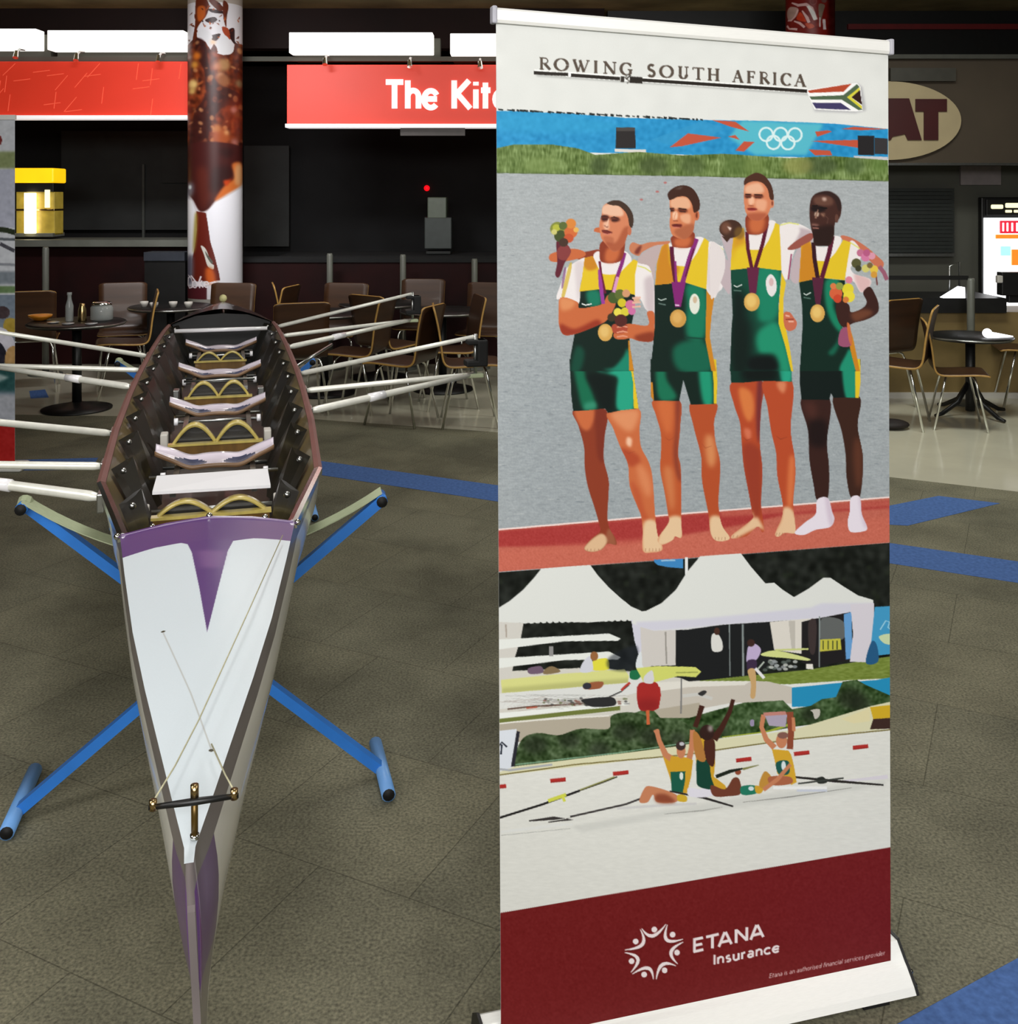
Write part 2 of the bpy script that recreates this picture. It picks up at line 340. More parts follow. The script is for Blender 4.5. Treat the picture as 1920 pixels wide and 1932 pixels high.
# ------------------------------------------------------------------ artwork of the tall roll-up banner
def banner_art():
    C = Canvas(925, 20, 1690, 1985, 1.5, (222, 224, 221))
    C.noise(925, 20, 1690, 1985, 1.2, 12, 12)
    # --- heading
    C.frame(0, 0, 1)
    t = 5.2; ink = (84, 72, 62)
    for ch, a, b in [('R',1018,1039),('O',1046,1072),('W',1081,1112),('I',1120,1128),('N',1138,1163),('G',1170,1193),
                     ('S',1221,1237),('O',1245,1270),('U',1279,1299),('T',1307,1328),('H',1335,1357),('A',1382,1402),
                     ('F',1409,1424),('R',1433,1452),('I',1458,1465),('C',1474,1494),('A',1499,1520)]:
        serif(C, ch, a, b, 131.0+(a-1018)*0.0655, 22.5, 0.0655, ink, t)
    C.L((170, 172, 170), [(1012, 142), (1170, 153), (1350, 165), (1530, 178)], 5, soft=1.5, alpha=.8)
    C.L((245, 246, 244), [(1008, 136), (1200, 150), (1350, 160), (1523, 172)], 10)
    C.L((34, 28, 22), [(1007, 137.5), (1072, 141)], 6.5); C.L((34, 28, 22), [(1077, 142), (1170, 149)], 6.5)
    C.L((34, 28, 22), [(1212, 151.5), (1350, 160.5), (1523, 172.5)], 6.5)
    C.L((50, 44, 38), [(1171, 149.5), (1178, 150)], 11); C.L((36, 30, 24), [(1188, 150.5), (1212, 152)], 12)
    C.L((120, 118, 112), [(1184, 140), (1180, 147), (1187, 153), (1183, 158)], 3); C.L((70, 66, 60), [(1190, 142), (1181, 150)], 3)
    # blade with the flag (frame = zoom of 1340,90)
    C.frame(1340, 90, 5.647)
    C.P((160, 160, 165), [(1060,470),(1560,380),(1620,420),(1660,670),(1540,700),(1110,680)], sm=False, soft=2, alpha=.7)
    C.P((245, 245, 245), [(1030,450),(1560,375),(1600,420),(1622,675),(1540,682),(1110,660),(1030,480)], sm=False)
    C.P((178, 70, 42), [(1035,460),(1505,385),(1420,470),(1060,484)], sm=False)
    C.P((78, 100, 74), [(1055,522),(1415,508),(1560,390),(1590,420),(1470,530),(1622,662),(1580,668),(1400,556),(1078,556)], sm=False)
    C.P((214, 205, 60), [(1590,425),(1455,530),(1612,655),(1618,625),(1500,530),(1596,450)], sm=False)
    C.P((46, 20, 16), [(1594,450),(1503,530),(1616,612)], sm=False)
    C.P((62, 56, 98), [(1085,588),(1390,590),(1500,665),(1125,650)], sm=False)
    # --- upper photograph: hoarding, reeds, water
    C.frame(920, 0, 2.4615)
    m = C.P((36, 142, 198), [(40,515),(200,520),(400,530),(640,548),(1000,558),(1300,562),(1610,575),(1860,600),(1860,740),(40,700)], sm=False, mask=True)
    C.noise(930, 200, 1680, 310, 5, 3, 3, m)
    C.P((50, 162, 208), [(40,520),(420,540),(640,600),(300,620),(40,600)], clip=m, alpha=.5, soft=6)
    C.P((84, 182, 202), [(1180,560),(1560,575),(1480,720),(1240,720),(1120,640)], sm=False, clip=m, soft=3)
    C.P((52, 150, 200), [(760,650),(1000,560),(1100,600),(900,690)], sm=False, clip=m, alpha=.6)
    for i in range(46):
        x = 45+i*21+rng.uniform(-8, 8); C.L((26, 30, 28), [(x, 508+(x-40)*.05), (x+rng.uniform(8, 26), 510+(x-20)*.05)], rng.uniform(4, 12))
    for p in ([(1040,558),(1150,566),(1215,612),(1130,590)], [(845,685),(930,620),(1085,640),(900,680)], [(1115,635),(1150,628),(1170,650)],
              [(1150,700),(1190,658),(1240,660),(1190,705)], [(1520,612),(1580,606),(1600,612),(1530,636)], [(1500,655),(1740,650),(1740,690)],
              [(1490,695),(1590,700),(1600,722),(1520,722)], [(1640,600),(1700,590),(1855,600),(1740,606)]):
        C.P((190, 82, 58), p, sm=False)
    for i, (x, y) in enumerate([(1293,625),(1360,625),(1427,627),(1327,662),(1394,664)]):
        a = [(x+31*math.cos(q), y+31*math.sin(q)) for q in np.linspace(0, 2*math.pi, 30)]
        C.L((214, 236, 238), a, 9)
    C.P((40, 36, 36), [(597,592),(684,592),(688,690),(594,690)], sm=False); C.P((70, 66, 64), [(597,592),(684,592),(684,610),(597,610)], sm=False)
    C.P((215, 212, 205), [(590,692),(735,696),(735,712),(590,706)], sm=False)
    C.P((34, 32, 34), [(1718,630),(1795,632),(1795,722),(1720,720)], sm=False); C.P((52, 50, 52), [(1797,640),(1858,645),(1858,718),(1797,716)], sm=False)
    C.P((200, 200, 205), [(1700,724),(1858,730),(1858,745),(1700,740)], sm=False)
    m = C.P((102, 124, 66), [(38,690),(120,672),(300,672),(420,690),(500,720),(700,706),(900,722),(1100,715),(1400,735),(1600,725),(1860,745),(1862,850),(38,812)], sm=False, mask=True)
    C.noise(930, 268, 1680, 350, 13, 1.0, 3.5, m); C.noise(930, 268, 1680, 350, 9, 8, 3, m)
    for x, w_, c in ((520, 45, (52,68,36)), (770, 70, (60,74,40)), (950, 60, (66,84,44)), (1150, 60, (84,108,52)), (1540, 90, (58,72,44)), (1700, 50, (66,86,48)), (1440, 70, (150,150,84)), (1240, 50, (112,134,70)), (250, 90, (120,142,80)), (1820, 40, (96,124,60))):
        C.E(c, x, 770, w_, 42, alpha=.65, soft=5, clip=m)
    C.L((48, 60, 34), [(38,806),(900,822),(1860,845)], 8, alpha=.6, soft=1)
    C.frame(0, 0, 1)
    wm = C.P((165, 171, 174), [(930,327),(1300,333),(1685,343),(1685,1100),(930,1100)], sm=False, mask=True)
    C.P((150, 158, 163), [(930,640),(1685,640),(1685,1100),(930,1100)], sm=False, soft=60, alpha=.8, clip=wm)
    C.noise(925, 325, 1690, 1050, 3, 4, .9, wm); C.noise(925, 325, 1690, 1050, 3, 1, .8, wm)
    for i in range(300):
        x, y = rng.uniform(935, 1675), 345+650*rng.uniform()**.7; L_ = rng.uniform(3, 16)*(.4+(y-340)/900)
        c = (112, 122, 128) if rng.uniform() < .6 else (192, 196, 197)
        C.L(c, [(x-L_/2, y), (x, y+rng.uniform(-1, 1)), (x+L_/2, y)], [.4, 1.6+(y-340)/500, .4], alpha=.5)
    for x, y in ((1210, 377), (1240, 362), (1255, 345)): C.E((176, 110, 108), x, y, 3.2, 2)
    # podium
    pm = C.P((186, 98, 82), [(930,1001),(1300,969),(1690,938),(1690,1023),(1300,1053),(930,1080)], sm=False, mask=True)
    C.P((164, 56, 54), [(930,1003),(1300,972),(1690,945),(1690,958),(1480,972),(1400,990),(1180,1030),(930,1032)], sm=False, soft=2, clip=pm)
    C.P((186, 92, 78), [(1360,966),(1690,945),(1690,955),(1360,976)], sm=False, soft=2, clip=pm, alpha=.8)
    C.P((196, 104, 86), [(930,1040),(1300,1010),(1690,975),(1690,1023),(1300,1053),(930,1080)], sm=False, soft=4, clip=pm, alpha=.8)
    C.L((236, 214, 210), [(930,1000.5),(1300,968.5),(1690,937.5)], 3)
    C.noise(925, 930, 1690, 1085, 3, 1, 1, pm)
    # --- the four rowers (frame = zoom 1020,320 ; 5.085)
    SK, SD, SL = (196, 104, 62), (138, 58, 36), (222, 158, 118)
    YE, YD, GR, GD, GL_ = (222, 190, 40), (198, 130, 34), (18, 104, 74), (14, 34, 28), (36, 158, 128)
    WH, WS, GO, PU = (232, 226, 226), (188, 172, 178), (208, 162, 84), (132, 42, 118)
    up = lambda: C.frame(1020, 320, 5.085)
    lo = lambda: C.frame(1020, 680, 4.829)
    C.sk = 0.6
    up()
    # reaching arms behind
    C.P(SD, [(300,770),(420,790),(560,770),(560,850),(420,870),(300,840)]); C.P(SK, [(80,840),(120,800),(300,760),(420,790),(410,840),(250,880),(110,885)])
    C.P((96, 34, 48), [(150,700),(200,690),(290,780),(230,900),(180,1030),(140,1010),(160,880)])
    C.P((132, 60, 60), [(165,760),(250,720),(290,790),(240,870),(170,850)])
    for c, x, y, r in (((128,136,60),160,570,70), ((66,78,40),190,640,60), ((176,180,64),150,560,36), ((200,196,120),130,600,28), ((206,106,58),290,600,64), ((214,132,60),290,520,50), ((224,176,90),340,580,26), ((192,84,50),270,660,46), ((90,104,52),215,540,40), ((70,50,40),220,700,44)):
        C.E(c, x, y, r, r*.95)
    C.P(SK, [(510,590),(530,560),(600,560),(600,610),(530,600)])
    # rower one: legs, suit, shirt
    lo()
    a = C.P(SD, [(300,450),(345,600),(395,790),(402,980),(430,1150),(490,1340),(530,1480),(540,1560),(470,1620),(400,1700),(410,1735),(480,1748),(560,1722),(612,1672),(690,1682),(680,1620),(632,1540),(608,1430),(620,1200),(618,1080),(575,900),(582,700),(595,450)], mask=True)
    C.P(SK, [(310,450),(490,450),(480,560),(430,640),(360,600)], soft=5, clip=a); C.P((118, 46, 32), [(500,450),(600,450),(580,900),(520,880),(500,650)], soft=4, clip=a, alpha=.8)
    C.P((216, 180, 142), [(560,1580),(480,1620),(400,1700),(410,1735),(480,1748),(560,1722),(610,1640)], soft=2, clip=a); C.P((160,110,80), [(600,1570),(640,1540),(690,1680),(610,1672)], soft=3, clip=a, alpha=.6)
    a = C.P(SK, [(610,475),(660,620),(725,790),(795,950),(812,1150),(880,1330),(915,1420),(930,1560),(930,1735),(1010,1752),(1112,1722),(1065,1590),(1042,1400),(1020,1080),(985,930),(915,790),(900,640),(892,440)], mask=True)
    C.P((222, 150, 106), [(640,480),(880,450),(880,560),(820,650),(720,600)], soft=8, clip=a, alpha=.8); C.P((236, 190, 160), [(790,700),(830,720),(820,790),(780,760)], soft=3, clip=a)
    C.P((168, 66, 40), [(730,800),(880,860),(900,940),(800,960)], soft=6, clip=a, alpha=.8); C.P((216, 136, 92), [(880,950),(960,1000),(1010,1150),(980,1250),(900,1100)], soft=8, clip=a, alpha=.8)
    C.P((178, 74, 44), [(820,1100),(900,1200),(960,1400),(1040,1500),(920,1440),(860,1280)], soft=6, clip=a, alpha=.6)
    C.P((224, 192, 154), [(940,1480),(1060,1480),(1112,1722),(1010,1752),(930,1735)], soft=4, clip=a)
    g = C.P(GD, [(262,-10),(272,150),(280,330),(296,465),(440,455),(588,440),(615,482),(740,455),(892,440),(870,280),(850,150),(830,-10)], mask=True, sm=False)
    C.P(GR, [(300,40),(370,30),(420,160),(500,380),(500,450),(390,450),(340,280)], soft=6, clip=g); C.P((70, 160, 130), [(410,390),(500,380),(500,440),(400,450)], soft=6, clip=g, alpha=.6)
    C.P(GL_, [(500,80),(600,110),(700,60),(740,-20),(830,-20),(850,440),(700,450),(690,280),(700,160),(620,130),(540,110)], soft=5, clip=g)
    C.P((10, 22, 20), [(420,130),(640,150),(660,300),(640,460),(560,440),(500,300)], soft=8, clip=g)
    C.P(YE, [(805,-10),(850,-10),(872,200),(892,330),(895,440),(848,442),(842,200)], sm=False, clip=g)
    up()
    b = C.P(GD, [(368,1170),(560,1140),(905,1190),(890,1400),(850,1600),(860,1720),(895,1935),(280,1935),(287,1790),(340,1500),(360,1300)], sm=False, mask=True)
    C.P((24, 118, 92), [(440,1170),(560,1160),(580,1300),(470,1310)], soft=6, clip=b); C.P((16, 70, 54), [(340,1700),(420,1750),(380,1932),(290,1932)], soft=6, clip=b); C.P((24, 130, 104), [(600,1920),(700,1900),(790,1800),(840,1720),(860,1940)], soft=5, clip=b)
    C.P(YD, [(840,1640),(880,1640),(900,1932),(850,1932)], sm=False, clip=b); C.L((225,230,228), [(395,1288),(430,1302),(490,1290)], 12)
    C.P(WH, [(430,850),(330,890),(240,960),(200,1080),(150,1240),(240,1232),(365,1288),(380,1100),(415,980)])
    C.P((206,176,64), [(270,920),(300,930),(230,1220),(200,1210)], alpha=.8); C.P((120,70,120), [(225,950),(245,960),(215,1130),(200,1120)], alpha=.7)
    C.P(WS, [(330,900),(420,900),(400,1080),(360,1260),(340,1100)], soft=5, alpha=.4)
    s_ = C.P(WH, [(925,880),(1050,930),(1082,1040),(1092,1370),(1010,1345),(960,1250),(900,1200),(905,1000)], mask=True)
    C.P(WS, [(1000,1050),(1090,1050),(1090,1380),(1010,1340),(1000,1200)], soft=6, clip=s_, alpha=.7); C.L((214,214,120), [(930,925),(1000,945),(1060,985)], 12)
    C.P(WH, [(505,840),(560,785),(600,880),(740,890),(800,785),(870,850),(850,960),(760,1010),(590,1010)])
    y_ = C.P(YE, [(422,850),(500,830),(545,930),(588,1003),(660,1010),(752,1003),(820,930),(890,862),(932,880),(905,1010),(905,1205),(740,1160),(560,1150),(370,1172),(395,1050)], sm=False, mask=True)
    C.P(YD, [(420,850),(510,830),(545,940),(460,970),(410,920)], soft=3, clip=y_)
    # right hand / forearms of rower one
    f_ = C.P(SK, [(190,1230),(172,1400),(178,1500),(220,1585),(330,1580),(540,1500),(640,1440),(720,1290),(690,1200),(640,1210),(590,1290),(480,1320),(370,1330),(350,1270)], mask=True)
    C.P((216,140,92), [(190,1230),(330,1260),(300,1330),(200,1350)], soft=6, clip=f_); C.P((150,54,34), [(190,1480),(330,1530),(540,1440),(560,1520),(230,1600)], soft=5, clip=f_)
    f_ = C.P(SK, [(1080,1640),(1092,1500),(1085,1370),(1020,1370),(1040,1470),(1000,1500),(860,1480),(760,1500),(700,1580),(720,1625),(800,1630),(860,1620),(960,1650)], mask=True)
    C.P(SD, [(900,1600),(1080,1560),(1080,1660),(960,1660)], soft=5, clip=f_); C.P((168,72,52), [(690,1490),(820,1480),(820,1560),(700,1570)]); 
    for y in (1515, 1565, 1608): C.L((222,150,122), [(730,y),(790,y-12),(835,y-2)], [12,16,10])
    for c, x, y, r in (((70,90,44),700,1230,56),((92,106,50),760,1200,50),((206,188,44),780,1280,42),((226,212,80),740,1370,40),((212,200,60),810,1365,42),((204,112,150),860,1300,48),((200,110,160),875,1360,36),((206,150,110),820,1190,38),((60,50,34),680,1420,40),((82,38,34),770,1450,60),((214,170,140),920,1250,30)): C.E(c, x, y, r)
    for y in (1235,1280,1320): C.L((226,176,156), [(880,y),(960,y-6)], 18)
    C.L((102, 26, 50), [(565,880),(580,1000),(620,1190)], 22); C.L((150, 60, 150), [(560,960),(575,1100),(600,1290)], [20, 40, 34]); C.L(PU, [(805,800),(780,900),(735,1030)], 36); C.L((214,150,196), [(738,1030),(700,1180)], 30); C.L((110,40,60), [(720,1020),(680,1180)], 8)
    C.E(GO, 620, 1565, 70, 84); C.E((222,184,110), 612, 1555, 44, 56, soft=3)
    # head one
    C.P(SD, [(590,690),(790,640),(800,800),(745,890),(590,890),(565,800)]); C.P(SK, [(640,760),(760,760),(720,880),(620,880)], soft=5)
    C.sk = 0.38
    h = C.P((208,128,92), [(585,430),(595,360),(640,322),(720,305),(800,340),(860,410),(880,500),(865,575),(830,640),(790,740),(700,790),(610,700),(580,655),(570,600),(562,540),(572,480)], mask=True)
    C.P((230,184,156), [(600,350),(720,330),(790,400),(770,450),(600,430)], soft=4, clip=h); C.P((156,74,46), [(800,560),(860,560),(830,660),(790,760),(690,790),(620,700),(720,700)], soft=6, clip=h, alpha=.7); C.P((230,176,146), [(600,520),(640,470),(660,560),(620,580)], soft=3, clip=h)
    C.P((88, 40, 30), [(575,450),(640,440),(660,480),(600,500)], soft=3, clip=h); C.P((88, 40, 30), [(670,470),(740,460),(760,490),(700,505)], soft=3, clip=h); C.P((120,48,40), [(590,580),(650,590),(690,605),(640,625),(595,605)], soft=2, clip=h); C.P((110,50,40), [(600,535),(650,545),(640,560)], soft=2, clip=h)
    C.L((60,30,24), [(578,452),(610,444),(645,452)], [6,12,6]); C.L((60,30,24), [(668,466),(705,456),(748,470)], [6,13,6]); C.L((50,28,26), [(590,478),(635,478)], 9); C.L((50,28,26), [(682,492),(735,490)], 9)
    C.L((232,186,160), [(655,470),(640,520),(632,548)], [8,16,20]); C.L((96,34,34), [(588,590),(630,585),(680,604)], [6,12,6]); C.L((214,130,112), [(600,614),(640,624),(676,614)], 8); C.P((150,72,48), [(600,650),(640,640),(700,660),(690,720),(630,710)], soft=3, alpha=.4)
    C.E((190,108,76), 852, 590, 20, 42)
    C.P((66, 48, 38), [(635,325),(690,298),(760,300),(830,345),(880,420),(892,500),(876,560),(850,535),(838,465),(810,405),(750,352),(690,345)])
    C.sk = 0.6
    # rower two
    lo()
    a = C.P((184,86,46), [(1025,365),(1050,500),(1092,650),(1098,800),(1090,1000),(1128,1200),(1160,1400),(1165,1480),(1075,1610),(1072,1660),(1110,1682),(1200,1640),(1225,1605),(1285,1612),(1280,1450),(1278,1000),(1252,850),(1272,600),(1265,365)], mask=True)
    C.P((206,110,62), [(1060,380),(1200,380),(1190,640),(1130,640)], soft=8, clip=a, alpha=.8); C.P((120,50,40), [(1230,370),(1275,370),(1250,850),(1285,1100),(1240,1050),(1210,850),(1230,600)], soft=6, clip=a, alpha=.8); C.P((212,140,90), [(1120,1000),(1200,1000),(1220,1300),(1180,1350)], soft=8, clip=a, alpha=.6); C.P((224,192,154), [(1160,1440),(1290,1440),(1290,1620),(1110,1690),(1060,1650)], soft=5, clip=a)
    a = C.P((176,78,42), [(1365,390),(1392,600),(1462,880),(1470,1100),(1528,1400),(1545,1560),(1590,1640),(1680,1645),(1722,1612),(1650,1500),(1620,1300),(1636,950),(1592,740),(1580,560),(1602,390)], mask=True)
    C.P((216,148,96), [(1500,700),(1570,700),(1600,880),(1560,980),(1510,900)], soft=8, clip=a, alpha=.8); C.P((224,192,154), [(1540,1440),(1650,1440),(1740,1650),(1560,1660)], soft=5, clip=a)
    g = C.P(GD, [(1000,-10),(1004,330),(1030,368),(1262,372),(1300,180),(1368,405),(1602,398),(1610,200),(1598,-10)], sm=False, mask=True)
    C.P((22,110,80), [(1060,20),(1130,60),(1150,180),(1240,340),(1090,366),(1050,180)], soft=6, clip=g); C.P((28,130,98), [(1200,-20),(1330,-20),(1400,60),(1300,90)], soft=6, clip=g); C.P((28,146,112), [(1440,20),(1540,-10),(1570,380),(1480,390)], soft=6, clip=g)
    C.P(YD, [(1000,200),(1020,200),(1032,368),(1006,340)], sm=False, clip=g); C.P(YE, [(1558,-10),(1600,-10),(1612,200),(1604,396),(1578,396),(1575,200)], sm=False, clip=g)
    up()
    b = C.P(GD, [(1092,1108),(1240,1095),(1400,1090),(1592,1150),(1582,1600),(1625,1800),(1645,1940),(1050,1940),(1075,1720),(1095,1500)], sm=False, mask=True)
    C.P((22,118,88), [(1400,1100),(1592,1150),(1580,1600),(1420,1620),(1390,1500),(1400,1300)], soft=8, clip=b); C.P((20,112,84), [(1280,1700),(1560,1640),(1640,1932),(1330,1932)], soft=8, clip=b, alpha=.8); C.L((14,60,48), [(1380,1610),(1570,1625)], 12, soft=1, clip=b)
    C.P(YD, [(1592,1160),(1665,1230),(1640,1400),(1622,1600),(1655,1800),(1683,1935),(1638,1935),(1580,1640)], sm=False)
    C.P((186,168,168), [(985,800),(1130,715),(1230,690),(1200,780),(1110,900),(1085,1060),(1040,930),(930,890)])
    w2 = C.P(WH, [(1610,700),(1729,735),(1752,760),(1752,1100),(1700,1180),(1665,1232),(1590,1150),(1580,950)], mask=True); C.P(WS, [(1600,760),(1640,900),(1700,1180),(1600,1140)], soft=8, clip=w2, alpha=.5); C.L((216,218,120), [(1625,722),(1700,732),(1750,770)], 12)
    C.P(WH, [(1228,700),(1290,745),(1430,745),(1490,650),(1570,670),(1540,800),(1430,930),(1300,925),(1250,860)])
    y_ = C.P(YE, [(1222,690),(1240,800),(1290,925),(1410,930),(1500,800),(1570,655),(1612,690),(1600,950),(1590,1150),(1400,1088),(1240,1095),(1098,1110),(1115,900),(1160,740)], sm=False, mask=True)
    C.P(YD, [(1222,690),(1250,920),(1330,930),(1260,1095),(1098,1110),(1115,880),(1160,740)], soft=5, clip=y_)
    f_ = C.P((196,122,88), [(1240,690),(1180,690),(1040,700),(960,720),(880,700),(850,750),(870,800),(940,830),(980,790),(1100,730),(1220,715)], mask=True); C.P((120,54,44), [(930,750),(970,730),(940,810),(900,800)], soft=2)
    C.L((90,22,50), [(1255,740),(1265,880),(1295,1090)], 40); C.L(PU, [(1290,880),(1300,1090)], 22); C.L(PU, [(1495,665),(1430,850),(1360,1090)], 46); C.L((96,24,60), [(1470,760),(1390,1030)], 14)
    C.P((128,36,112), [(1255,1080),(1392,1080),(1345,1320),(1290,1320)], sm=False); C.L((226,190,220), [(1290,1300),(1330,1306)], 14)
    C.E(GO, 1318, 1430, 78, 86); C.E((180,120,50), 1318, 1435, 78, 84, alpha=.3); C.E((216,170,96), 1310, 1420, 46, 54, soft=3)
    C.E((222,226,214), 1476, 1290, 50, 98); C.E((190,150,110), 1480, 1250, 20, 34, alpha=.6)
    C.L((200,214,208), [(1125,1240),(1155,1256),(1205,1240)], 9); C.L((130,150,144), [(1130,1285),(1200,1300)], 12, alpha=.7)
    C.P(SD, [(1262,640),(1460,600),(1470,690),(1430,750),(1280,745),(1260,720)]); C.P(SK, [(1290,670),(1440,650),(1410,740),(1300,740)], soft=5)
    C.sk = 0.38
    h = C.P((206,124,84), [(1235,290),(1260,265),(1400,250),(1480,330),(1510,440),(1480,500),(1460,600),(1380,670),(1280,640),(1250,600),(1235,510),(1245,430)], mask=True)
    C.P((232,184,150), [(1260,280),(1400,270),(1440,350),(1400,380),(1260,370)], soft=4, clip=h, alpha=.8); C.P((240,200,170), [(1270,410),(1310,410),(1310,470),(1270,480)], soft=3, clip=h); C.P((226,166,130), [(1340,440),(1430,430),(1430,520),(1360,500)], soft=4, clip=h)
    C.P((96,44,30), [(1230,370),(1280,375),(1280,400),(1240,405)], soft=3, clip=h); C.P((96,44,30), [(1320,375),(1400,385),(1400,410),(1330,408)], soft=3, clip=h); C.P((110,36,32), [(1260,530),(1350,525),(1345,555),(1280,552)], soft=2, clip=h); C.P((150,80,54), [(1280,590),(1460,520),(1470,620),(1380,680)], soft=6, clip=h, alpha=.6); C.E((196,110,74), 1497, 440, 26, 50); C.E((120,56,36), 1497, 440, 10, 28)
    C.L((56,28,20), [(1238,378),(1280,372)], 10); C.L((56,28,20), [(1322,374),(1400,384)], 12); C.L((46,26,22), [(1245,398),(1280,398)], 8); C.L((46,26,22), [(1332,402),(1390,408)], 9); C.L((226,164,130), [(1300,400),(1285,450),(1282,482)], [8,16,20]); C.L((120,52,36), [(1270,492),(1318,494)], 6)
    C.L((90,30,28), [(1258,532),(1300,528),(1348,540)], [5,11,5]); C.L((216,130,110), [(1268,556),(1330,558)], 8)
    C.P((64, 36, 26), [(1232,290),(1222,225),(1290,168),(1380,152),(1465,190),(1522,290),(1525,375),(1500,405),(1468,410),(1450,330),(1400,265),(1320,262),(1270,285)]); C.P((112,106,100), [(1280,190),(1370,160),(1340,190)], soft=3, alpha=.7)
    C.sk = 0.6
    # rowers three and four (frame = zoom 1340,320 ; 1340,680)
    up = lambda: C.frame(1340, 320, 5.085); lo = lambda: C.frame(1340, 680, 4.829)
    lo()
    a = C.P((176,72,40), [(192,205),(215,400),(268,560),(282,700),(302,950),(348,1200),(380,1380),(388,1440),(290,1520),(195,1595),(205,1625),(330,1602),(430,1515),(470,1565),(492,1545),(478,1440),(462,1300),(475,1000),(450,740),(462,450),(472,190)], mask=True)
    C.P((214,124,66), [(260,260),(370,290),(400,450),(360,560),(300,480)], soft=6, clip=a, alpha=.9); C.P((206,110,80), [(310,620),(370,640),(365,720),(320,700)], soft=4, clip=a); C.P((100,40,50), [(430,200),(475,200),(450,740),(420,600)], soft=5, clip=a, alpha=.8); C.P((138,52,38), [(290,800),(450,800),(470,1000),(460,1400),(380,1390)], soft=8, clip=a, alpha=.7); C.P((224,188,150), [(380,1380),(400,1440),(430,1430),(500,1560),(430,1530),(200,1640),(190,1590),(340,1480)], soft=4, clip=a)
    a = C.P((178,74,42), [(482,190),(520,420),(555,650),(600,850),(610,1050),(658,1300),(655,1420),(605,1540),(590,1592),(620,1608),(680,1572),(770,1575),(772,1480),(755,1300),(775,1050),(768,880),(732,620),(745,190)], mask=True)
    C.P((224,150,110), [(610,200),(690,200),(670,300),(620,260)], soft=5, clip=a, alpha=.7); C.P((216,122,72), [(720,900),(770,920),(750,1300),(700,1300)], soft=6, clip=a, alpha=.8); C.P((224,188,150), [(670,1340),(760,1380),(790,1590),(580,1620),(640,1460)], soft=5, clip=a)
    a = C.P((54,30,26), [(828,350),(890,640),(902,900),(940,1130),(972,1275),(1068,1265),(1082,980),(1062,740),(1088,350)], mask=True); C.P((30,18,18), [(900,560),(1060,560),(1060,780),(900,760)], soft=10, clip=a); C.P((72,40,34), [(850,380),(960,400),(960,520),(880,500)], soft=10, clip=a)
    a = C.P((58,34,26), [(1118,335),(1195,640),(1232,860),(1240,1060),(1282,1255),(1362,1250),(1392,900),(1342,600),(1362,335)], mask=True); C.P((96,54,38), [(1330,700),(1390,820),(1380,1100),(1330,1150),(1300,850)], soft=8, clip=a, alpha=.8)
    for pl in ([(975,1270),(1070,1255),(1110,1380),(1130,1450),(1090,1520),(960,1545),(850,1592),(768,1572),(860,1480),(960,1400)], [(1282,1252),(1362,1246),(1380,1400),(1430,1525),(1390,1560),(1275,1562),(1252,1470),(1270,1380)]):
        a = C.P((226,218,230), pl, mask=True)
        C.P((190,170,190), [(pl[0][0]+70,1250),(pl[0][0]+110,1250),(pl[0][0]+160,1500),(pl[0][0]+110,1500)], soft=5, clip=a, alpha=.5)
    g = C.P((14,50,40), [(182,-10),(188,205),(300,205),(460,188),(500,188),(742,195),(738,-10)], sm=False, mask=True); C.P(GL_, [(620,-10),(730,-10),(738,195),(650,195)], soft=5, clip=g); C.P((10,20,18), [(330,-10),(560,-10),(600,190),(300,190)], soft=12, clip=g)
    g = C.P((14,26,24), [(820,-10),(814,200),(830,358),(1082,362),(1100,300),(1122,342),(1352,342),(1362,200),(1368,-10)], sm=False, mask=True); C.P((30,140,110), [(1205,-10),(1320,-10),(1325,335),(1230,330)], soft=3, clip=g); C.P(YE, [(1318,-10),(1365,-10),(1368,200),(1352,345),(1322,342)], sm=False)
    up()
    C.P((196,112,84), [(1250,640),(1340,650),(1480,730),(1600,830),(1665,900),(1620,960),(1500,850),(1330,740)])
    C.L((150,90,110), [(1620,930),(1665,990),(1695,1060)], 40); C.L((110,60,60), [(1590,1000),(1600,1110)], 14)
    b = C.P((16,70,54), [(195,965),(440,940),(682,970),(655,1300),(662,1480),(720,1700),(785,1935),(188,1935),(205,1500),(215,1400)], sm=False, mask=True)
    C.P((24,126,96), [(450,950),(670,970),(650,1400),(480,1460),(450,1300)], soft=8, clip=b); C.P((30,140,106), [(430,1620),(520,1500),(660,1490),(780,1932),(660,1932),(620,1780),(480,1770)], soft=8, clip=b); C.P((12,28,24), [(200,1180),(340,1200),(360,1420),(400,1500),(380,1932),(190,1932)], soft=14, clip=b); C.P((10,18,18), [(380,1800),(600,1790),(640,1932),(380,1932)], soft=8, clip=b)
    C.P(YE, [(685,990),(725,1090),(700,1250),(700,1400),(760,1700),(795,1935),(775,1935),(720,1700),(655,1480),(658,1300)], sm=False)
    b = C.P((14,40,32), [(852,1082),(1060,1040),(1180,1055),(1290,1065),(1300,1300),(1262,1500),(1345,1700),(1400,1935),(858,1935),(885,1500),(880,1300)], sm=False, mask=True)
    C.P((24,126,94), [(1110,1060),(1240,1070),(1180,1300),(1265,1500),(1240,1560),(1150,1440),(1100,1250)], soft=5, clip=b); C.P((22,110,84), [(1130,1760),(1210,1660),(1240,1560),(1230,1700),(1180,1780)], soft=4, clip=b, alpha=.8); C.P((30,140,110), [(1240,1932),(1300,1780),(1345,1730),(1400,1932)], soft=3, clip=b)
    C.P(YD, [(1330,1490),(1370,1620),(1435,1935),(1395,1935),(1345,1740),(1310,1560)], sm=False)
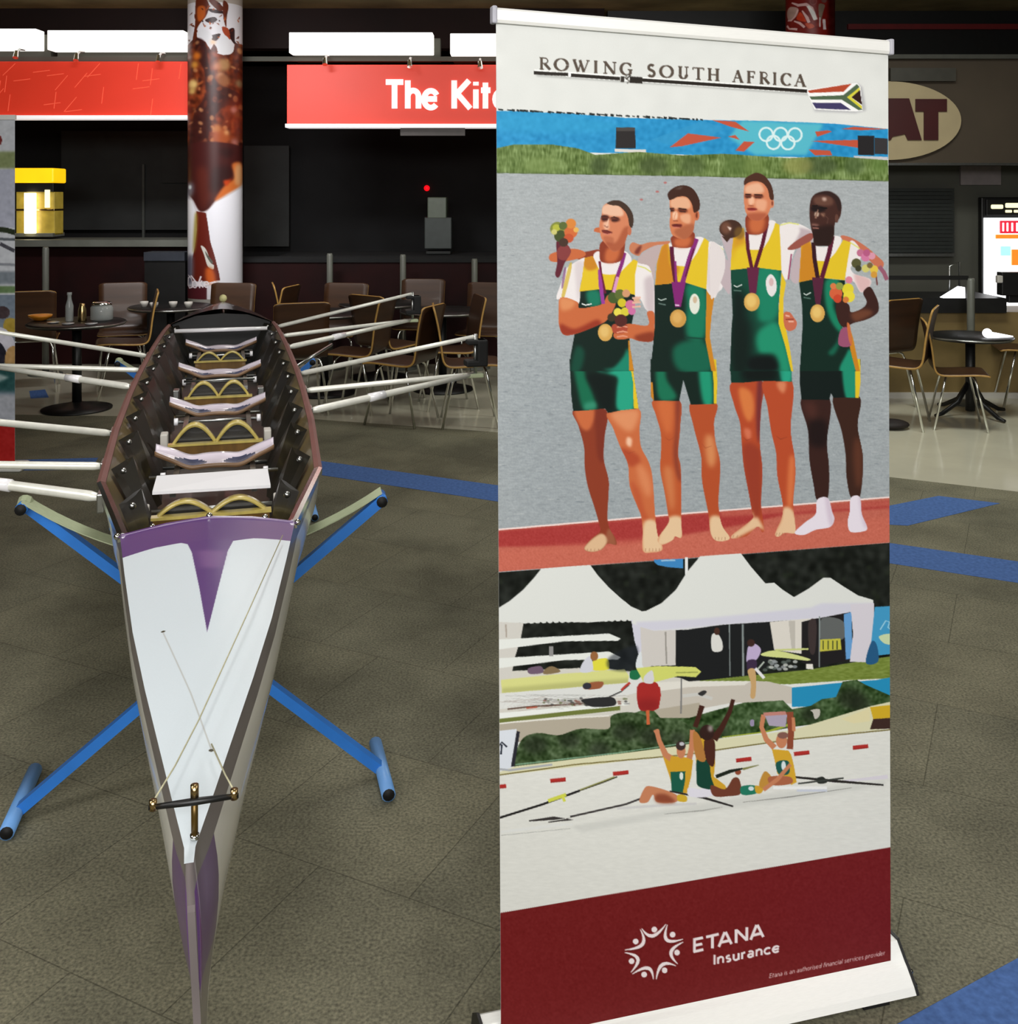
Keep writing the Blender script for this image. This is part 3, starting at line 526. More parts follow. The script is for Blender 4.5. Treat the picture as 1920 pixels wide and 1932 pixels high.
    w3 = C.P(WS, [(100,610),(225,600),(200,860),(190,1180),(140,1150),(80,1060),(0,980),(0,720),(60,720),(120,820),(170,860)]); C.P((222,214,214), [(0,720),(90,740),(140,830),(130,1000),(30,1230),(0,1170)])
    w3 = C.P(WH, [(668,540),(760,512),(860,525),(975,590),(975,640),(860,700),(790,830),(735,1058),(680,960),(672,760)], mask=True); C.P(WS, [(850,560),(975,590),(950,640),(850,680),(770,780),(860,600)], soft=3, clip=w3); C.L((220,220,130), [(670,535),(760,512),(850,528)], 12); C.L((150,60,100), [(778,810),(748,1055)], 14)
    C.P(WS, [(870,720),(965,650),(975,720),(880,800),(850,1075),(770,1050),(800,850)])
    C.P((150,82,72), [(740,760),(830,680),(960,610),(985,660),(900,730),(800,770)])
    C.P(WH, [(330,610),(360,625),(490,618),(555,495),(630,510),(600,640),(510,775),(360,775)])
    y_ = C.P(YE, [(228,600),(320,560),(335,680),(375,770),(500,772),(560,680),(610,560),(622,512),(662,530),(675,760),(682,970),(440,940),(192,965),(205,780)], sm=False, mask=True); C.P(YD, [(228,600),(320,560),(340,700),(240,760),(205,900)], soft=8, clip=y_, alpha=.7)
    C.E((66,42,32), 195, 570, 110, 88); C.E((120,90,40), 280, 610, 50, 60, soft=3, alpha=.7); C.E((110,72,56), 150, 560, 50, 60, soft=5); C.P((226,206,196), [(160,545),(205,560),(190,590)], soft=1); C.P((66,42,32), [(110,640),(200,650),(160,700)])
    C.L((88,22,44), [(350,600),(360,760),(400,960)], 34); C.L((88,22,44), [(545,520),(500,720),(430,950)], 36); C.P((96,34,64), [(350,940),(470,940),(440,1190),(378,1190)], sm=False)
    C.E(GO, 398, 1272, 76, 88); C.E((226,190,110), 392, 1262, 50, 60, soft=3); C.P((226,222,222), [(535,1060),(580,1005),(628,1060),(634,1160),(590,1220),(545,1170)]); C.E((200,150,150), 585, 1080, 22, 40, alpha=.6)
    C.L((208,218,214), [(225,1112),(255,1128),(305,1105)], 10); C.L((120,150,140), [(222,1160),(300,1166)], 12, alpha=.6)
    f_ = C.P((196,106,78), [(705,1380),(760,1370),(800,1420),(830,1470),(812,1530),(750,1550),(710,1500)], mask=True); C.L((232,180,160), [(720,1400),(760,1410)], 14); C.L((232,180,160), [(750,1460),(800,1460)], 14); C.L((120,40,36), [(720,1440),(800,1436)], 8)
    C.P(SD, [(350,440),(540,420),(555,540),(500,612),(420,625),(350,600)]); C.P(SK, [(380,480),(520,470),(490,600),(390,600)], soft=6)
    C.sk = 0.38
    h = C.P((210,128,90), [(328,150),(350,130),(460,112),(540,160),(575,280),(605,320),(575,380),(545,440),(480,490),(390,480),(340,410),(325,330),(322,240)], mask=True)
    C.P((234,188,158), [(345,160),(470,130),(510,220),(350,230)], soft=5, clip=h, alpha=.8); C.P((236,180,146), [(370,270),(420,270),(420,330),(370,330)], soft=4, clip=h); C.P((228,164,130), [(440,290),(540,300),(520,400),(440,370)], soft=6, clip=h); C.P((160,76,52), [(340,430),(540,420),(480,500),(390,490)], soft=5, clip=h, alpha=.7)
    C.P((96,44,32), [(332,245),(390,240),(395,265),(340,275)], soft=3, clip=h); C.P((96,44,32), [(420,245),(500,248),(500,272),(425,270)], soft=3, clip=h); C.P((140,44,40), [(355,372),(410,368),(450,380),(410,398),(365,390)], soft=2, clip=h); C.E((206,130,96), 592, 325, 20, 44); C.E((130,62,44), 594, 325, 8, 24); C.L((60,30,22), [(332,240),(392,238)], 10); C.L((60,30,22), [(420,240),(500,246)], 12); C.L((60,32,26), [(345,268),(388,270)], 8); C.L((60,32,26), [(428,272),(490,274)], 8); C.L((236,184,154), [(405,262),(392,310),(385,335)], [8,16,22]); C.L((130,62,44), [(365,348),(415,350)], 6); C.L((120,36,36), [(355,380),(400,374),(450,384)], [5,11,5]); C.L((220,130,112), [(366,400),(430,400)], 8)
    C.P((74, 42, 30), [(326,150),(332,90),(400,45),(450,32),(520,62),(580,140),(604,220),(606,290),(572,280),(550,190),(500,130),(430,112),(370,125)])
    C.sk = 0.6
    C.P(WH, [(985,700),(1010,735),(1140,735),(1185,640),(1260,665),(1220,780),(1130,885),(1020,885)]); w4 = C.P(WH, [(1340,690),(1440,770),(1430,880),(1350,930),(1380,1000),(1530,1050),(1530,1120),(1445,1180),(1380,1080),(1290,1020)], mask=True); C.P((206,150,150), [(1380,1000),(1530,1050),(1530,1130),(1440,1180)], soft=5, clip=w4, alpha=.6); C.L((216,218,120), [(1340,700),(1420,750),(1455,800)], 12)
    y_ = C.P(YE, [(872,735),(960,690),(975,760),(1018,875),(1125,882),(1200,800),(1275,675),(1348,700),(1320,860),(1290,1062),(1060,1040),(850,1082),(862,900)], sm=False, mask=True); C.P(YD, [(872,735),(960,690),(1000,850),(1020,1040),(850,1082)], soft=5, clip=y_)
    a = C.P((58,32,28), [(1465,1180),(1530,1125),(1590,1220),(1616,1310),(1600,1380),(1500,1440),(1370,1475),(1290,1520),(1225,1450),(1205,1300),(1260,1260),(1330,1300),(1350,1370),(1460,1330),(1500,1270)], mask=True); C.P((106,62,44), [(1350,1380),(1480,1340),(1560,1380),(1400,1460)], soft=6, clip=a)
    C.L((52,20,30), [(988,700),(1000,860),(1030,1040)], 40); C.L((90,24,48), [(1172,640),(1140,800),(1070,1040)], 44); C.P((84,34,56), [(975,1035),(1090,1040),(1055,1295),(1010,1295)], sm=False)
    C.E(GO, 1028, 1380, 70, 86); C.E((226,190,110), 1022, 1370, 44, 56, soft=3); C.L((208,218,214), [(895,1190),(920,1205),(965,1180)], 10); C.L((120,150,140), [(895,1228),(965,1240)], 12, alpha=.6)
    for c, x, y, r in (((208,96,60),1205,1190,62),((214,120,70),1180,1120,30),((196,70,44),1220,1240,40),((222,206,52),1320,1150,56),((226,210,60),1330,1220,56),((140,150,70),1240,1120,36),((214,130,150),1330,1060,34),((206,120,60),1300,1250,30),((190,110,140),1440,800,36),
                       ((206,120,160),1490,840,44),((214,150,170),1550,830,34),((180,90,130),1500,800,34),((84,84,50),1400,900,46),((60,60,40),1420,950,30),((204,196,110),1490,950,38),((222,190,70),1570,960,40),((206,150,60),1570,1010,32),((120,100,60),1530,920,28)): C.E(c, x, y, r)
    C.P((150,80,110), [(1250,1540),(1320,1520),(1360,1640),(1330,1700),(1230,1680)]); C.P((200,110,60), [(1310,1480),(1340,1500),(1360,1680),(1330,1640)])
    C.sk = 0.38
    h = C.P((66,38,32), [(962,300),(1000,240),(1080,212),(1150,214),(1230,270),(1258,350),(1250,440),(1225,490),(1195,520),(1185,640),(1150,725),(1080,735),(1000,725),(985,640),(962,540),(950,420)], mask=True)
    C.P((100,66,54), [(1000,270),(1150,260),(1170,340),(1020,340)], soft=6, clip=h); C.P((190,160,146), [(1075,270),(1110,272),(1110,300),(1080,300)], soft=3, clip=h); C.P((196,170,150), [(1010,400),(1040,410),(1035,450),(1000,445)], soft=2, clip=h); C.P((150,110,90), [(1050,420),(1100,420),(1090,460)], soft=4, clip=h); C.P((30,18,18), [(970,360),(1040,350),(1110,380),(1060,410),(980,400)], soft=4, clip=h); C.P((130,90,80), [(975,520),(1040,530),(1030,560),(985,550)], soft=3, clip=h); C.P((30,18,16), [(980,580),(1190,540),(1150,730),(1000,720)], soft=8, clip=h, alpha=.7); C.E((96,62,52), 1212, 470, 18, 42); C.L((16,10,10), [(975,350),(1030,345)], 10); C.L((16,10,10), [(1050,365),(1120,372)], 12); C.L((140,104,88), [(1035,385),(1015,440),(1012,470)], [8,16,22]); C.L((36,16,16), [(980,545),(1050,548)], 9); C.L((150,100,90), [(982,562),(1040,566)], 9); C.L((96,66,56), [(1075,420),(1130,470),(1120,520)], 10, alpha=.6); C.P((44,28,26), [(1000,240),(1080,210),(1160,214),(1235,270),(1258,360),(1230,400),(1190,290),(1100,240)], soft=2, alpha=.8)
    C.sk = 0.6
    C.sk = 1.0
    lo2 = (120, 70, 48)
    C.frame(1020, 680, 4.829)
    for x in (425, 455, 490, 525, 555): C.L((150,96,70), [(x,1738),(x+4,1716)], 5, alpha=.7)
    for x in (955, 990, 1020, 1050, 1080): C.L((150,96,70), [(x,1742),(x+2,1712)], 5, alpha=.7)
    for x in (1590, 1620, 1650, 1680): C.L((150,96,70), [(x,1638),(x+2,1612)], 5, alpha=.7)
    C.L((140,54,34), [(445,700),(455,760),(440,830)], [3,9,3], alpha=.6); C.L((150,66,40), [(760,820),(800,850),(860,830)], [3,9,3], alpha=.6); C.L((150,66,40), [(1130,700),(1170,730),(1220,700)], [3,8,3], alpha=.6); C.L((150,66,40), [(1470,760),(1500,800),(1560,780)], [3,8,3], alpha=.6)
    C.frame(1340, 680, 4.829)
    for x in (205, 240, 275): C.L((150,96,70), [(x,1616),(x+10,1594)], 5, alpha=.7)
    for x in (600, 625, 650, 680): C.L((150,96,70), [(x,1598),(x+8,1572)], 5, alpha=.7)
    C.L((130,50,34), [(300,700),(330,730),(380,712)], [3,9,3], alpha=.6); C.L((130,50,34), [(600,690),(640,720),(700,700)], [3,9,3], alpha=.6)
    # --- lower photograph
    C.frame(0, 0, 1)
    d = C.P((24, 28, 24), [(930,1081),(1300,1054),(1690,1023.5),(1690,1270),(930,1300)], sm=False, mask=True)
    C.noise(925, 1020, 1690, 1290, 6, 5, 5, d)
    for i in range(60): C.E((44, 54, 36), rng.uniform(935,1680), rng.uniform(1040,1160), rng.uniform(2,7), alpha=.35, soft=2, clip=d)
    C.frame(920, 1030, 4.8)
    # ground, wall, lawn
    C.P((208, 206, 198), [(80,1140),(1000,1100),(1920,1220),(1920,1400),(1300,1520),(80,1600)], sm=False)
    C.frame(1300, 1030, 4.8)
    lw = C.P((116, 134, 58), [(-60,1240),(500,1180),(1100,1120),(1830,1000),(1830,1200),(1500,1215),(900,1255),(0,1245)], sm=False, mask=True); C.noise(1290, 1230, 1690, 1300, 6, 3, 1, lw)
    C.P((196, 190, 180), [(-380,1300),(0,1260),(600,1225),(720,1230),(930,1280),(930,1430),(400,1420),(-20,1500),(-380,1560)], sm=False)
    C.P((222, 220, 212), [(-380,1240),(0,1225),(560,1225),(500,1262),(0,1280),(-380,1330)], sm=False)
    C.frame(920, 1030, 4.8)
    C.P((218, 220, 218), [(110,1340),(900,1250),(1350,1150),(1500,1250),(1350,1330),(1200,1370),(900,1400),(110,1480)], sm=False)
    C.P((176, 168, 152), [(90,1610),(1100,1540),(1420,1500),(1920,1420),(1920,1776),(90,1776)], sm=False); C.L((228,226,218), [(90,1610),(600,1565),(1100,1540)], 14)
    C.P((110,120,60), [(90,1570),(900,1480),(1200,1440),(1200,1490),(100,1605)], sm=False); C.L((232,236,232), [(110,1540),(600,1490),(1000,1455),(1280,1430)], [50,40,34,26])
    C.L((100, 80, 70), [(180,1480),(400,1455),(700,1440),(900,1420)], 16); C.L((176,90,70), [(350,1470),(450,1460)], 14)
    for i in range(70): C.L([(90,90,86),(240,242,240),(120,90,80),(150,156,150)][i % 4], [(rng.uniform(100,900), rng.uniform(1345,1500)), (rng.uniform(300,1300), rng.uniform(1330,1480))][:1]*1+[(rng.uniform(100,1300), rng.uniform(1345,1470))], rng.uniform(2,6), alpha=.25)
    for i in range(40): C.E([(60,60,60),(120,70,60),(90,100,60),(150,150,150)][i % 4], rng.uniform(500,1290), rng.uniform(1380,1450), rng.uniform(8,26), 9, alpha=.7)
    C.P((44,44,46), [(860,1390),(1100,1370),(1160,1400),(1140,1450),(960,1460),(880,1430)]); C.L((60,60,60), [(1100,1370),(1210,1320),(1280,1260)], 12); C.L((180,60,50), [(1210,1310),(1250,1270),(1290,1240)], 22)
    # tents
    tw, ts = (218, 221, 218), (206, 206, 220)
    C.P(tw, [(485,208),(700,190),(930,175),(1000,270),(1100,380),(1200,470),(1300,550),(1390,590),(1400,680),(1280,672),(1180,672),(1060,685),(900,695),(760,690),(560,682),(400,700),(330,700),(90,700),(80,575),(200,500),(320,400),(420,290)], sm=False)
    for i in range(18): C.E(tw, 340+i*56, 690-i*1.4, 26, 16)
    C.P((206,204,198), [(85,690),(325,700),(300,840),(250,1000),(210,1200),(90,1230)], sm=False); C.L((170,160,150), [(165,710),(170,830)], 14)
    C.P(ts, [(1300,670),(1460,670),(1440,1000),(1420,1080),(1370,1000),(1330,860)], sm=False); C.L((150,140,150), [(1440,700),(1440,900)], 8)
    for y0, y1 in ((830, 910), (1000, 1080)):
        C.P((226,230,226), [(90,y0+20),(1100,y0-35 if y0<900 else y0-42),(1205,y0+10),(1180,y0+30),(700,y1-45),(90,y1+30)], sm=False)
    C.L((140,140,140), [(575,910),(575,1000)], 36)
    m = C.P((212, 214, 138), [(120,1215),(600,1165),(1240,1118),(1280,1180),(1270,1240),(700,1290),(130,1335)], sm=False, mask=True); C.P((184,186,118), [(130,1290),(700,1240),(1280,1200),(1280,1260),(130,1340)], sm=False, soft=3, clip=m)
    C.P((222,216,70), [(960,1040),(1080,1020),(1100,1100),(1080,1125),(970,1130),(940,1090)]); C.P((206,208,220), [(860,1060),(930,1000),(950,1130),(840,1145)]); C.E((150,100,60), 965, 1000, 36, 42)
    C.P((110,90,110), [(370,1110),(480,1090),(500,1150),(380,1160)]); C.P((130,110,80), [(510,1130),(580,1090),(660,1140),(520,1165)]); C.P((150,90,60), [(880,1250),(1040,1230),(1020,1290),(880,1300)]); C.E((50,50,60), 900, 1270, 40, 30)
    C.P((30,36,46), [(1100,1010),(1330,900),(1360,1010),(1290,1130),(1100,1115)], alpha=.55, soft=2); C.P((216,222,226), [(1380,960),(1430,1040),(1400,1150),(1340,1090)]); C.P((30,110,70), [(1300,1130),(1400,1140),(1360,1210),(1290,1200)])
    # big middle tent + right one
    C.P((204,200,196), [(1380,700),(1790,740),(1800,1080),(1480,1090),(1430,1130),(1400,1080)], sm=False); C.L((150,146,140), [(1610,780),(1620,1070)], 14); C.L((176,172,166), [(1720,780),(1700,1060)], 10)
    C.P((60,132,192), [(1505,125),(1770,118),(1770,205),(1640,195),(1540,175),(1510,150)], sm=False); C.P((150,190,220), [(1570,128),(1700,124),(1700,138),(1570,142)], sm=False)
    C.L((226,228,228), [(1800,104),(1800,262)], 26)
    C.frame(1300, 1030, 4.8)
    C.P((26,28,30), [(-20,750),(730,680),(770,940),(700,1100),(500,1180),(0,1230),(-120,1180),(-120,760)], sm=False)
    C.P((216,212,204), [(730,690),(1180,650),(1180,1000),(770,945)], sm=False); C.P((188,184,176), [(900,680),(960,680),(960,950),(930,950)], sm=False); C.P((30,28,30), [(1020,690),(1180,650),(1450,600),(1450,1040),(1180,1090),(1020,1060)], sm=False)
    C.P((96,100,100), [(1200,660),(1390,680),(1400,840),(1200,860)]); C.P((60,50,50), [(1080,700),(1150,680),(1140,960),(1090,950)]); C.P((190,186,70), [(1180,850),(1370,840),(1380,940),(1180,960)], sm=False)
    for x in (1215,1260,1300,1340): C.L((60,70,40), [(x,860),(x,940)], 10)
    C.P((100,156,210), [(1400,620),(1470,600),(1480,1020),(1420,1030)], sm=False)
    tm = C.P(tw, [(-20,240),(100,95),(300,80),(470,70),(560,190),(690,340),(770,335),(850,400),(950,465),(1080,390),(1215,290),(1280,290),(1400,370),(1530,450),(1665,490),(1675,580),(1450,602),(1180,655),(700,690),(300,715),(-20,760),(-320,770),(-460,730),(-520,700),(-480,600),(-390,590),(-250,520),(-120,400)], sm=False, mask=True)
    C.P(ts, [(-480,690),(0,668),(500,620),(1100,560),(1200,520),(1670,520),(1680,590),(1180,660),(300,720),(-320,775),(-480,740)], sm=False, clip=tm, soft=2)
    C.P((210,206,216), [(1460,530),(1675,520),(1672,860),(1600,1055),(1455,1050),(1485,800)], sm=False)
    C.P((64,150,196), [(1680,555),(1830,545),(1830,980),(1640,1000),(1600,1055),(1650,860)], sm=False); C.P((36,88,130), [(1650,870),(1700,900),(1710,1050),(1600,1060)]); C.P((196,212,170), [(1720,820),(1830,800),(1830,890),(1760,880)]); C.L((160,210,230), [(1730,760),(1780,680),(1815,690),(1800,740),(1830,760)], 10)
    for x in (365, 485): C.L((130,140,140), [(x,710),(x+5,1180)], 10+(x>400)*8)
    C.L((130,140,140), [(1180,640),(1178,1100)], 12); C.P((216,216,212), [(205,810),(260,800),(300,870),(295,950),(210,950)]); C.E((70,44,36), 252, 775, 26, 34)
    C.P((186,170,206), [(540,910),(600,890),(650,940),(620,1020),(560,1060),(520,1050),(525,960)]); C.E((60,38,34), 560, 880, 36, 34); C.P((60,44,70), [(530,1040),(610,1040),(600,1130),(530,1130)]); C.P((196,160,110), [(530,1130),(600,1130),(600,1360),(555,1370),(560,1250)]); C.L((226,226,230), [(600,1110),(680,1200)], 28); C.L((180,190,180), [(680,1050),(620,1120)], 14)
    C.P((206,214,140), [(660,975),(800,950),(1080,1020),(1060,1040),(900,1020),(680,1000)]); C.L((196,204,130), [(780,945),(1080,935)], 16)
    for i in range(24): C.E([(150,156,160),(90,100,96),(200,204,200)][i % 3], rng.uniform(680,980), rng.uniform(1040,1130), 22, 14, alpha=.8)
    C.P((226,224,216), [(1060,1070),(1120,1070),(1125,1120),(1060,1115)], sm=False)
    C.P((206,212,110), [(-480,1110),(-300,1090),(-30,1095),(60,1100),(110,1140),(60,1190),(-100,1180),(-400,1260),(-440,1180)], sm=False); C.L((150,156,80), [(-120,1150),(80,1145)], 10)
    C.P((36,140,186), [(930,1285),(1380,1240),(1700,1215),(1830,1190),(1830,1350),(1380,1450),(930,1460)], sm=False)
    C.L((200,200,196), [(-60,1360),(80,1345),(210,1385)], 30); C.P((50,50,50), [(80,1340),(130,1310),(160,1325),(120,1360)]); C.P((206,200,190), [(1600,1500),(1830,1400),(1830,1500)])
    hg = C.P((60, 84, 48), [(-1000,1770),(-900,1700),(-700,1720),(-560,1540),(-430,1490),(-330,1480),(-260,1560),(0,1560),(200,1500),(500,1420),(850,1400),(930,1480),(1100,1450),(1200,1390),(1330,1370),(1390,1230),(1520,1215),(1600,1260),(1830,1360),(1830,1440),(1600,1530),(1400,1580),(950,1640),(700,1690),(300,1740),(0,1790),(-500,1880),(-1000,1940)], sm=False, mask=True)
    C.noise(930, 1270, 1690, 1440, 12, 2, 2, hg); C.noise(930, 1270, 1690, 1440, 10, 9, 5, hg)
    for x, y, r in ((-420,1700,110),(-800,1800,80),(-620,1800,70),(-150,1700,90),(1100,1530,90),(1460,1380,120),(1550,1440,100),(300,1680,60),(100,1720,80)): C.E((30,36,24), x, y, r, r*.8, soft=7, alpha=.7, clip=hg)
    C.P((190,186,178), [(1100,1490),(1180,1480),(1180,1540),(1140,1570),(1120,1510)]); C.L((180,190,60), [(300,1740),(700,1690),(960,1600)], 22, clip=hg, alpha=.8)
    C.P((206,214,224), [(-1745,1680),(-1560,1660),(-1620,1940),(-1745,1940)], sm=False)
    C.frame(920, 1300, 2.4615)
    h2 = C.P((62, 82, 50), [(125,365),(155,240),(230,205),(330,215),(430,185),(560,185),(575,125),(660,108),(760,130),(900,150),(960,200),(960,262),(860,280),(500,330),(250,362)], mask=True)
    C.noise(960, 1330, 1320, 1450, 12, 2, 2, h2); C.noise(960, 1330, 1320, 1450, 11, 9, 5, h2)
    for x, y, r in ((220,260,60),(380,240,50),(640,200,60),(760,220,60),(880,230,40),(520,280,50)): C.E((30,36,26), x, y, r, r*.7, soft=6, alpha=.6, clip=h2)
    # water of the lower photograph
    C.frame(920, 1300, 2.4615)
    wt = C.P((222, 223, 218), [(40,405),(400,350),(860,280),(1050,240),(1400,200),(1870,150),(1870,760),(40,1045)], sm=False, mask=True)
    C.noise(925, 1350, 1690, 1760, 1.6, 4, .8, wt)
    C.P((216,214,180), [(130,360),(860,270),(1050,235),(1280,210),(1420,190),(1780,80),(1870,60),(1870,185),(1420,232),(900,305),(45,404),(45,390)], sm=False); C.L((120,110,60), [(45,402),(400,352),(900,308),(1400,236),(1870,190)], 6)
    C.L((150,196,170), [(130,352),(600,298),(1000,240)], 5, alpha=.7)
    C.P((216,222,232), [(45,195),(135,188),(110,370),(45,372)], sm=False); C.P((40,40,50), [(135,195),(150,200),(125,360),(108,362)], sm=False); C.L((30,36,50), [(62,305),(66,258)], 8); C.L((30,36,50), [(48,270),(66,248),(90,270)], 8); C.L((170,174,180), [(45,372),(100,378),(300,352)], 10)
    C.P((206,170,40), [(1775,85),(1870,75),(1870,135),(1790,140)], sm=False); C.P((60,40,36), [(1790,140),(1870,135),(1870,185),(1775,188)], sm=False); C.P((222,214,170), [(1640,140),(1775,90),(1775,150),(1700,160)], sm=False)
    bo = (176, 48, 44)
    for x, y in ((327,424),(618,391),(1189,329),(1458,299),(1731,270),(50,455)): C.L(bo, [(x-36,y+4),(x+36,y-4)], 19); C.L((130,36,34), [(x-34,y+10),(x+34,y+3)], 5, alpha=.6)
    C.P((168, 44, 42), [(693,-10),(800,-10),(805,30),(795,90),(770,102),(712,98),(695,50)], sm=False); C.L((190,90,50), [(740,100),(748,165)], 13)
    C.frame(920, 1030, 4.8)
    r_ = C.P((164, 42, 40), [(1370,1250),(1450,1235),(1535,1245),(1555,1350),(1535,1475),(1450,1495),(1375,1480),(1350,1350)], mask=True); C.P((126,30,32), [(1360,1400),(1550,1400),(1530,1500),(1380,1500)], soft=6, clip=r_, alpha=.6); C.P((210,210,214), [(1420,1180),(1490,1130),(1500,1240),(1420,1240)]); C.L((200,100,60), [(1452,1490),(1452,1620)], 28)
    C.L((120,120,120), [(1755,1200),(1750,1520)], 14)
    # crew in the boat (frame = zoom 1180,1320)
    C.frame(1180, 1320, 3.84)
    skn, skd = (196, 128, 92), (140, 72, 50); dk = (66, 34, 26)
    C.L((28,26,26), [(-920,860),(-600,760),(-330,660)], 16); C.L((206,210,80), [(-560,735),(-430,690)], 26); C.L((60,60,40), [(-330,660),(-160,600),(30,520)][:2]+[(-60,560)], 10); C.L((150,150,90), [(-330,655),(-80,560)], 8)
    C.L((210,214,80), [(-460,690),(-440,740)], 20)
    C.L((60,56,56), [(-400,850),(0,760),(120,715)], 14); C.L((206,206,206), [(-60,790),(300,765),(515,755)], 18); C.L((56,52,52), [(-700,880),(-520,860),(-380,865),(-560,890)], [10,26,20,6])
    C.L((222,224,222), [(-900,960),(-500,910),(-380,905)], [18,24,8]); C.L((170,172,168), [(-900,985),(-400,935)], 4)
    C.P((196,198,194), [(-400,920),(300,800),(900,700),(1880,590),(1880,620),(1200,730),(300,850),(-300,960)], sm=False, alpha=.5, soft=3)
    C.L((150,150,146), [(280,830),(560,805),(700,780)], [3,8,3]); C.L((130,130,126), [(850,745),(1200,705),(1640,640)], [3,7,3])
    C.L((236,238,238), [(1070,640),(1460,640)], 20); C.L((200,206,220), [(1240,660),(1460,660)], 16); C.L((216,212,222), [(1500,600),(1900,560)], [10, 30])
    C.L((40,36,34), [(1200,560),(1500,590),(1870,620)], [14,20,12]); C.P((40,44,40), [(1380,575),(1430,560),(1460,600),(1400,610)]); C.L((60,64,60), [(1250,610),(1580,570)], 12)
    # left sitter
    C.L(skn, [(225,225),(245,300),(290,400),(340,440)], [34,34,44,60]); C.L(skn, [(485,220),(480,350),(455,460)], [34,40,44]); C.P(skn, [(205,225),(240,215),(245,245),(215,245)])
    C.P((206,158,44), [(270,410),(320,450),(330,410),(440,420),(490,440),(475,560),(445,680),(350,670),(320,560)], sm=False); C.P((26,90,72), [(325,525),(435,520),(430,600),(415,675),(335,665)], sm=False); C.E((216,226,220), 405, 555, 14, 28)
    C.E(skn, 403, 375, 32, 52); C.E((60,46,44), 400, 335, 36, 34); C.E((190,190,196), 408, 322, 18, 14)
    C.P(skn, [(100,740),(140,640),(190,630),(300,660),(380,700),(360,745),(230,745),(200,690),(160,745)]); C.P(skd, [(220,690),(300,690),(360,745),(230,745)], soft=3); C.P((206,170,50), [(380,690),(440,700),(440,740),(380,735)])
    C.L((40,36,36), [(320,665),(560,710),(780,775)], [10,18,12]); C.P((222,220,232), [(455,640),(540,650),(600,640),(635,690),(560,710),(460,700)])
    # middle sitter, arms up
    C.L(dk, [(555,45),(535,110),(505,200)], [40,34,36]); C.L(dk, [(780,0),(755,90),(700,200),(640,290)], [30,30,40,56])
    C.P((206,160,46), [(490,290),(560,280),(640,300),(650,460),(640,560),(720,620),(740,660),(640,650),(520,620),(510,420)], sm=False); C.P((20,66,52), [(520,430),(600,450),(620,560),(640,650),(530,630),(515,560)]); C.P((74,38,30), [(570,300),(645,300),(640,480),(585,440)])
    C.P((176,120,60), [(490,240),(540,270),(580,440),(510,420)]); C.E((50,30,26), 590, 240, 52, 56); C.E((150,140,136), 615, 210, 18, 24, soft=2)
    C.P((110,60,44), [(620,620),(720,650),(780,570),(825,580),(835,680),(760,700),(640,700)]); C.E(skd, 815, 525, 22, 22)
    C.L((30,36,28), [(655,560),(760,520),(850,500)], [26,26,12]); C.L((130,130,80), [(850,505),(965,475)], [18,6])
    # right pair
    C.P((34,120,96), [(840,630),(940,625),(950,680),(845,690)]); C.E((206,222,226), 910, 645, 20, 16); C.P((206,160,50), [(940,625),(1000,640),(980,680),(945,675)])
    C.L(skn, [(1000,110),(985,200),(1020,290),(1080,350)], [34,32,38,44]); C.L(skd, [(1190,90),(1200,230),(1190,360)], [50,44,46]); C.L(skn, [(1215,130),(1220,230)], 24)
    C.P((190,130,120), [(1000,95),(1160,85),(1170,130),(1000,120)], sm=False); C.P((170,160,180), [(1010,120),(1170,110),(1160,200),(1040,190)], sm=False); C.P((150,140,170), [(905,150),(930,150),(930,190),(905,190)])
    C.P((210,164,48), [(1060,360),(1180,370),(1200,400),(1220,480),(1240,600),(1200,620),(1170,560),(1100,540),(1080,440)], sm=False); C.P((26,86,78), [(1090,460),(1160,440),(1190,470),(1180,540),(1110,540)]); C.E((216,226,230), 1145, 480, 16, 34)
    C.E(skn, 1130, 300, 40, 54); C.E((130,90,80), 1140, 260, 40, 24); C.P((190,140,60), [(970,600),(1010,520),(1060,570),(1040,640),(980,640)]); C.P((170,100,70), [(1040,560),(1190,560),(1200,610),(1060,620)]); C.L(skn, [(1195,470),(1100,580),(1000,655)], [26,30,30])
    # --- maroon footer
    C.frame(0, 0, 1)
    mm = C.P((112, 26, 28), [(930,1725),(1690,1597),(1690,1990),(930,1990)], sm=False, mask=True); C.noise(925, 1590, 1690, 1985, 2, 1.5, 1.5, mm)
    C.frame(1160, 1720, 5.647)
    wh = (238, 226, 228)
    pts = []
    for tip1, inn, tip2, dot in (((285,180),(400,275),(545,135),(420,193)), ((560,140),(540,315),(725,295),(615,247)), ((730,325),(585,430),(670,560),(662,438)),
                                 ((650,580),(500,555),(440,725),(530,627)), ((410,725),(360,590),(185,668),(312,672)), ((170,650),(260,500),(105,438),(178,530)), ((105,410),(310,355),(270,190),(222,320))):
        t1, i_, t2 = np.array(tip1, float), np.array(inn, float), np.array(tip2, float)
        cpt = i_*2-(t1+t2)/2; cpt = i_+(cpt-i_)*0.55
        c = [tuple((1-t)**3*t1+3*(1-t)**2*t*((t1*.25+cpt*.75))+3*(1-t)*t*t*((t2*.25+cpt*.75))+t**3*t2) for t in np.linspace(0, 1, 17)]
        sh = [(a+6, b+8) for a, b in c]; wds = [8+30*math.sin(math.pi*i/16) for i in range(17)]
        C.L((60, 20, 10), sh, wds, alpha=.4, soft=1); C.L(wh, c, wds); C.E(wh, dot[0], dot[1], 30, 31)
    C.frame(0, 0, 1)
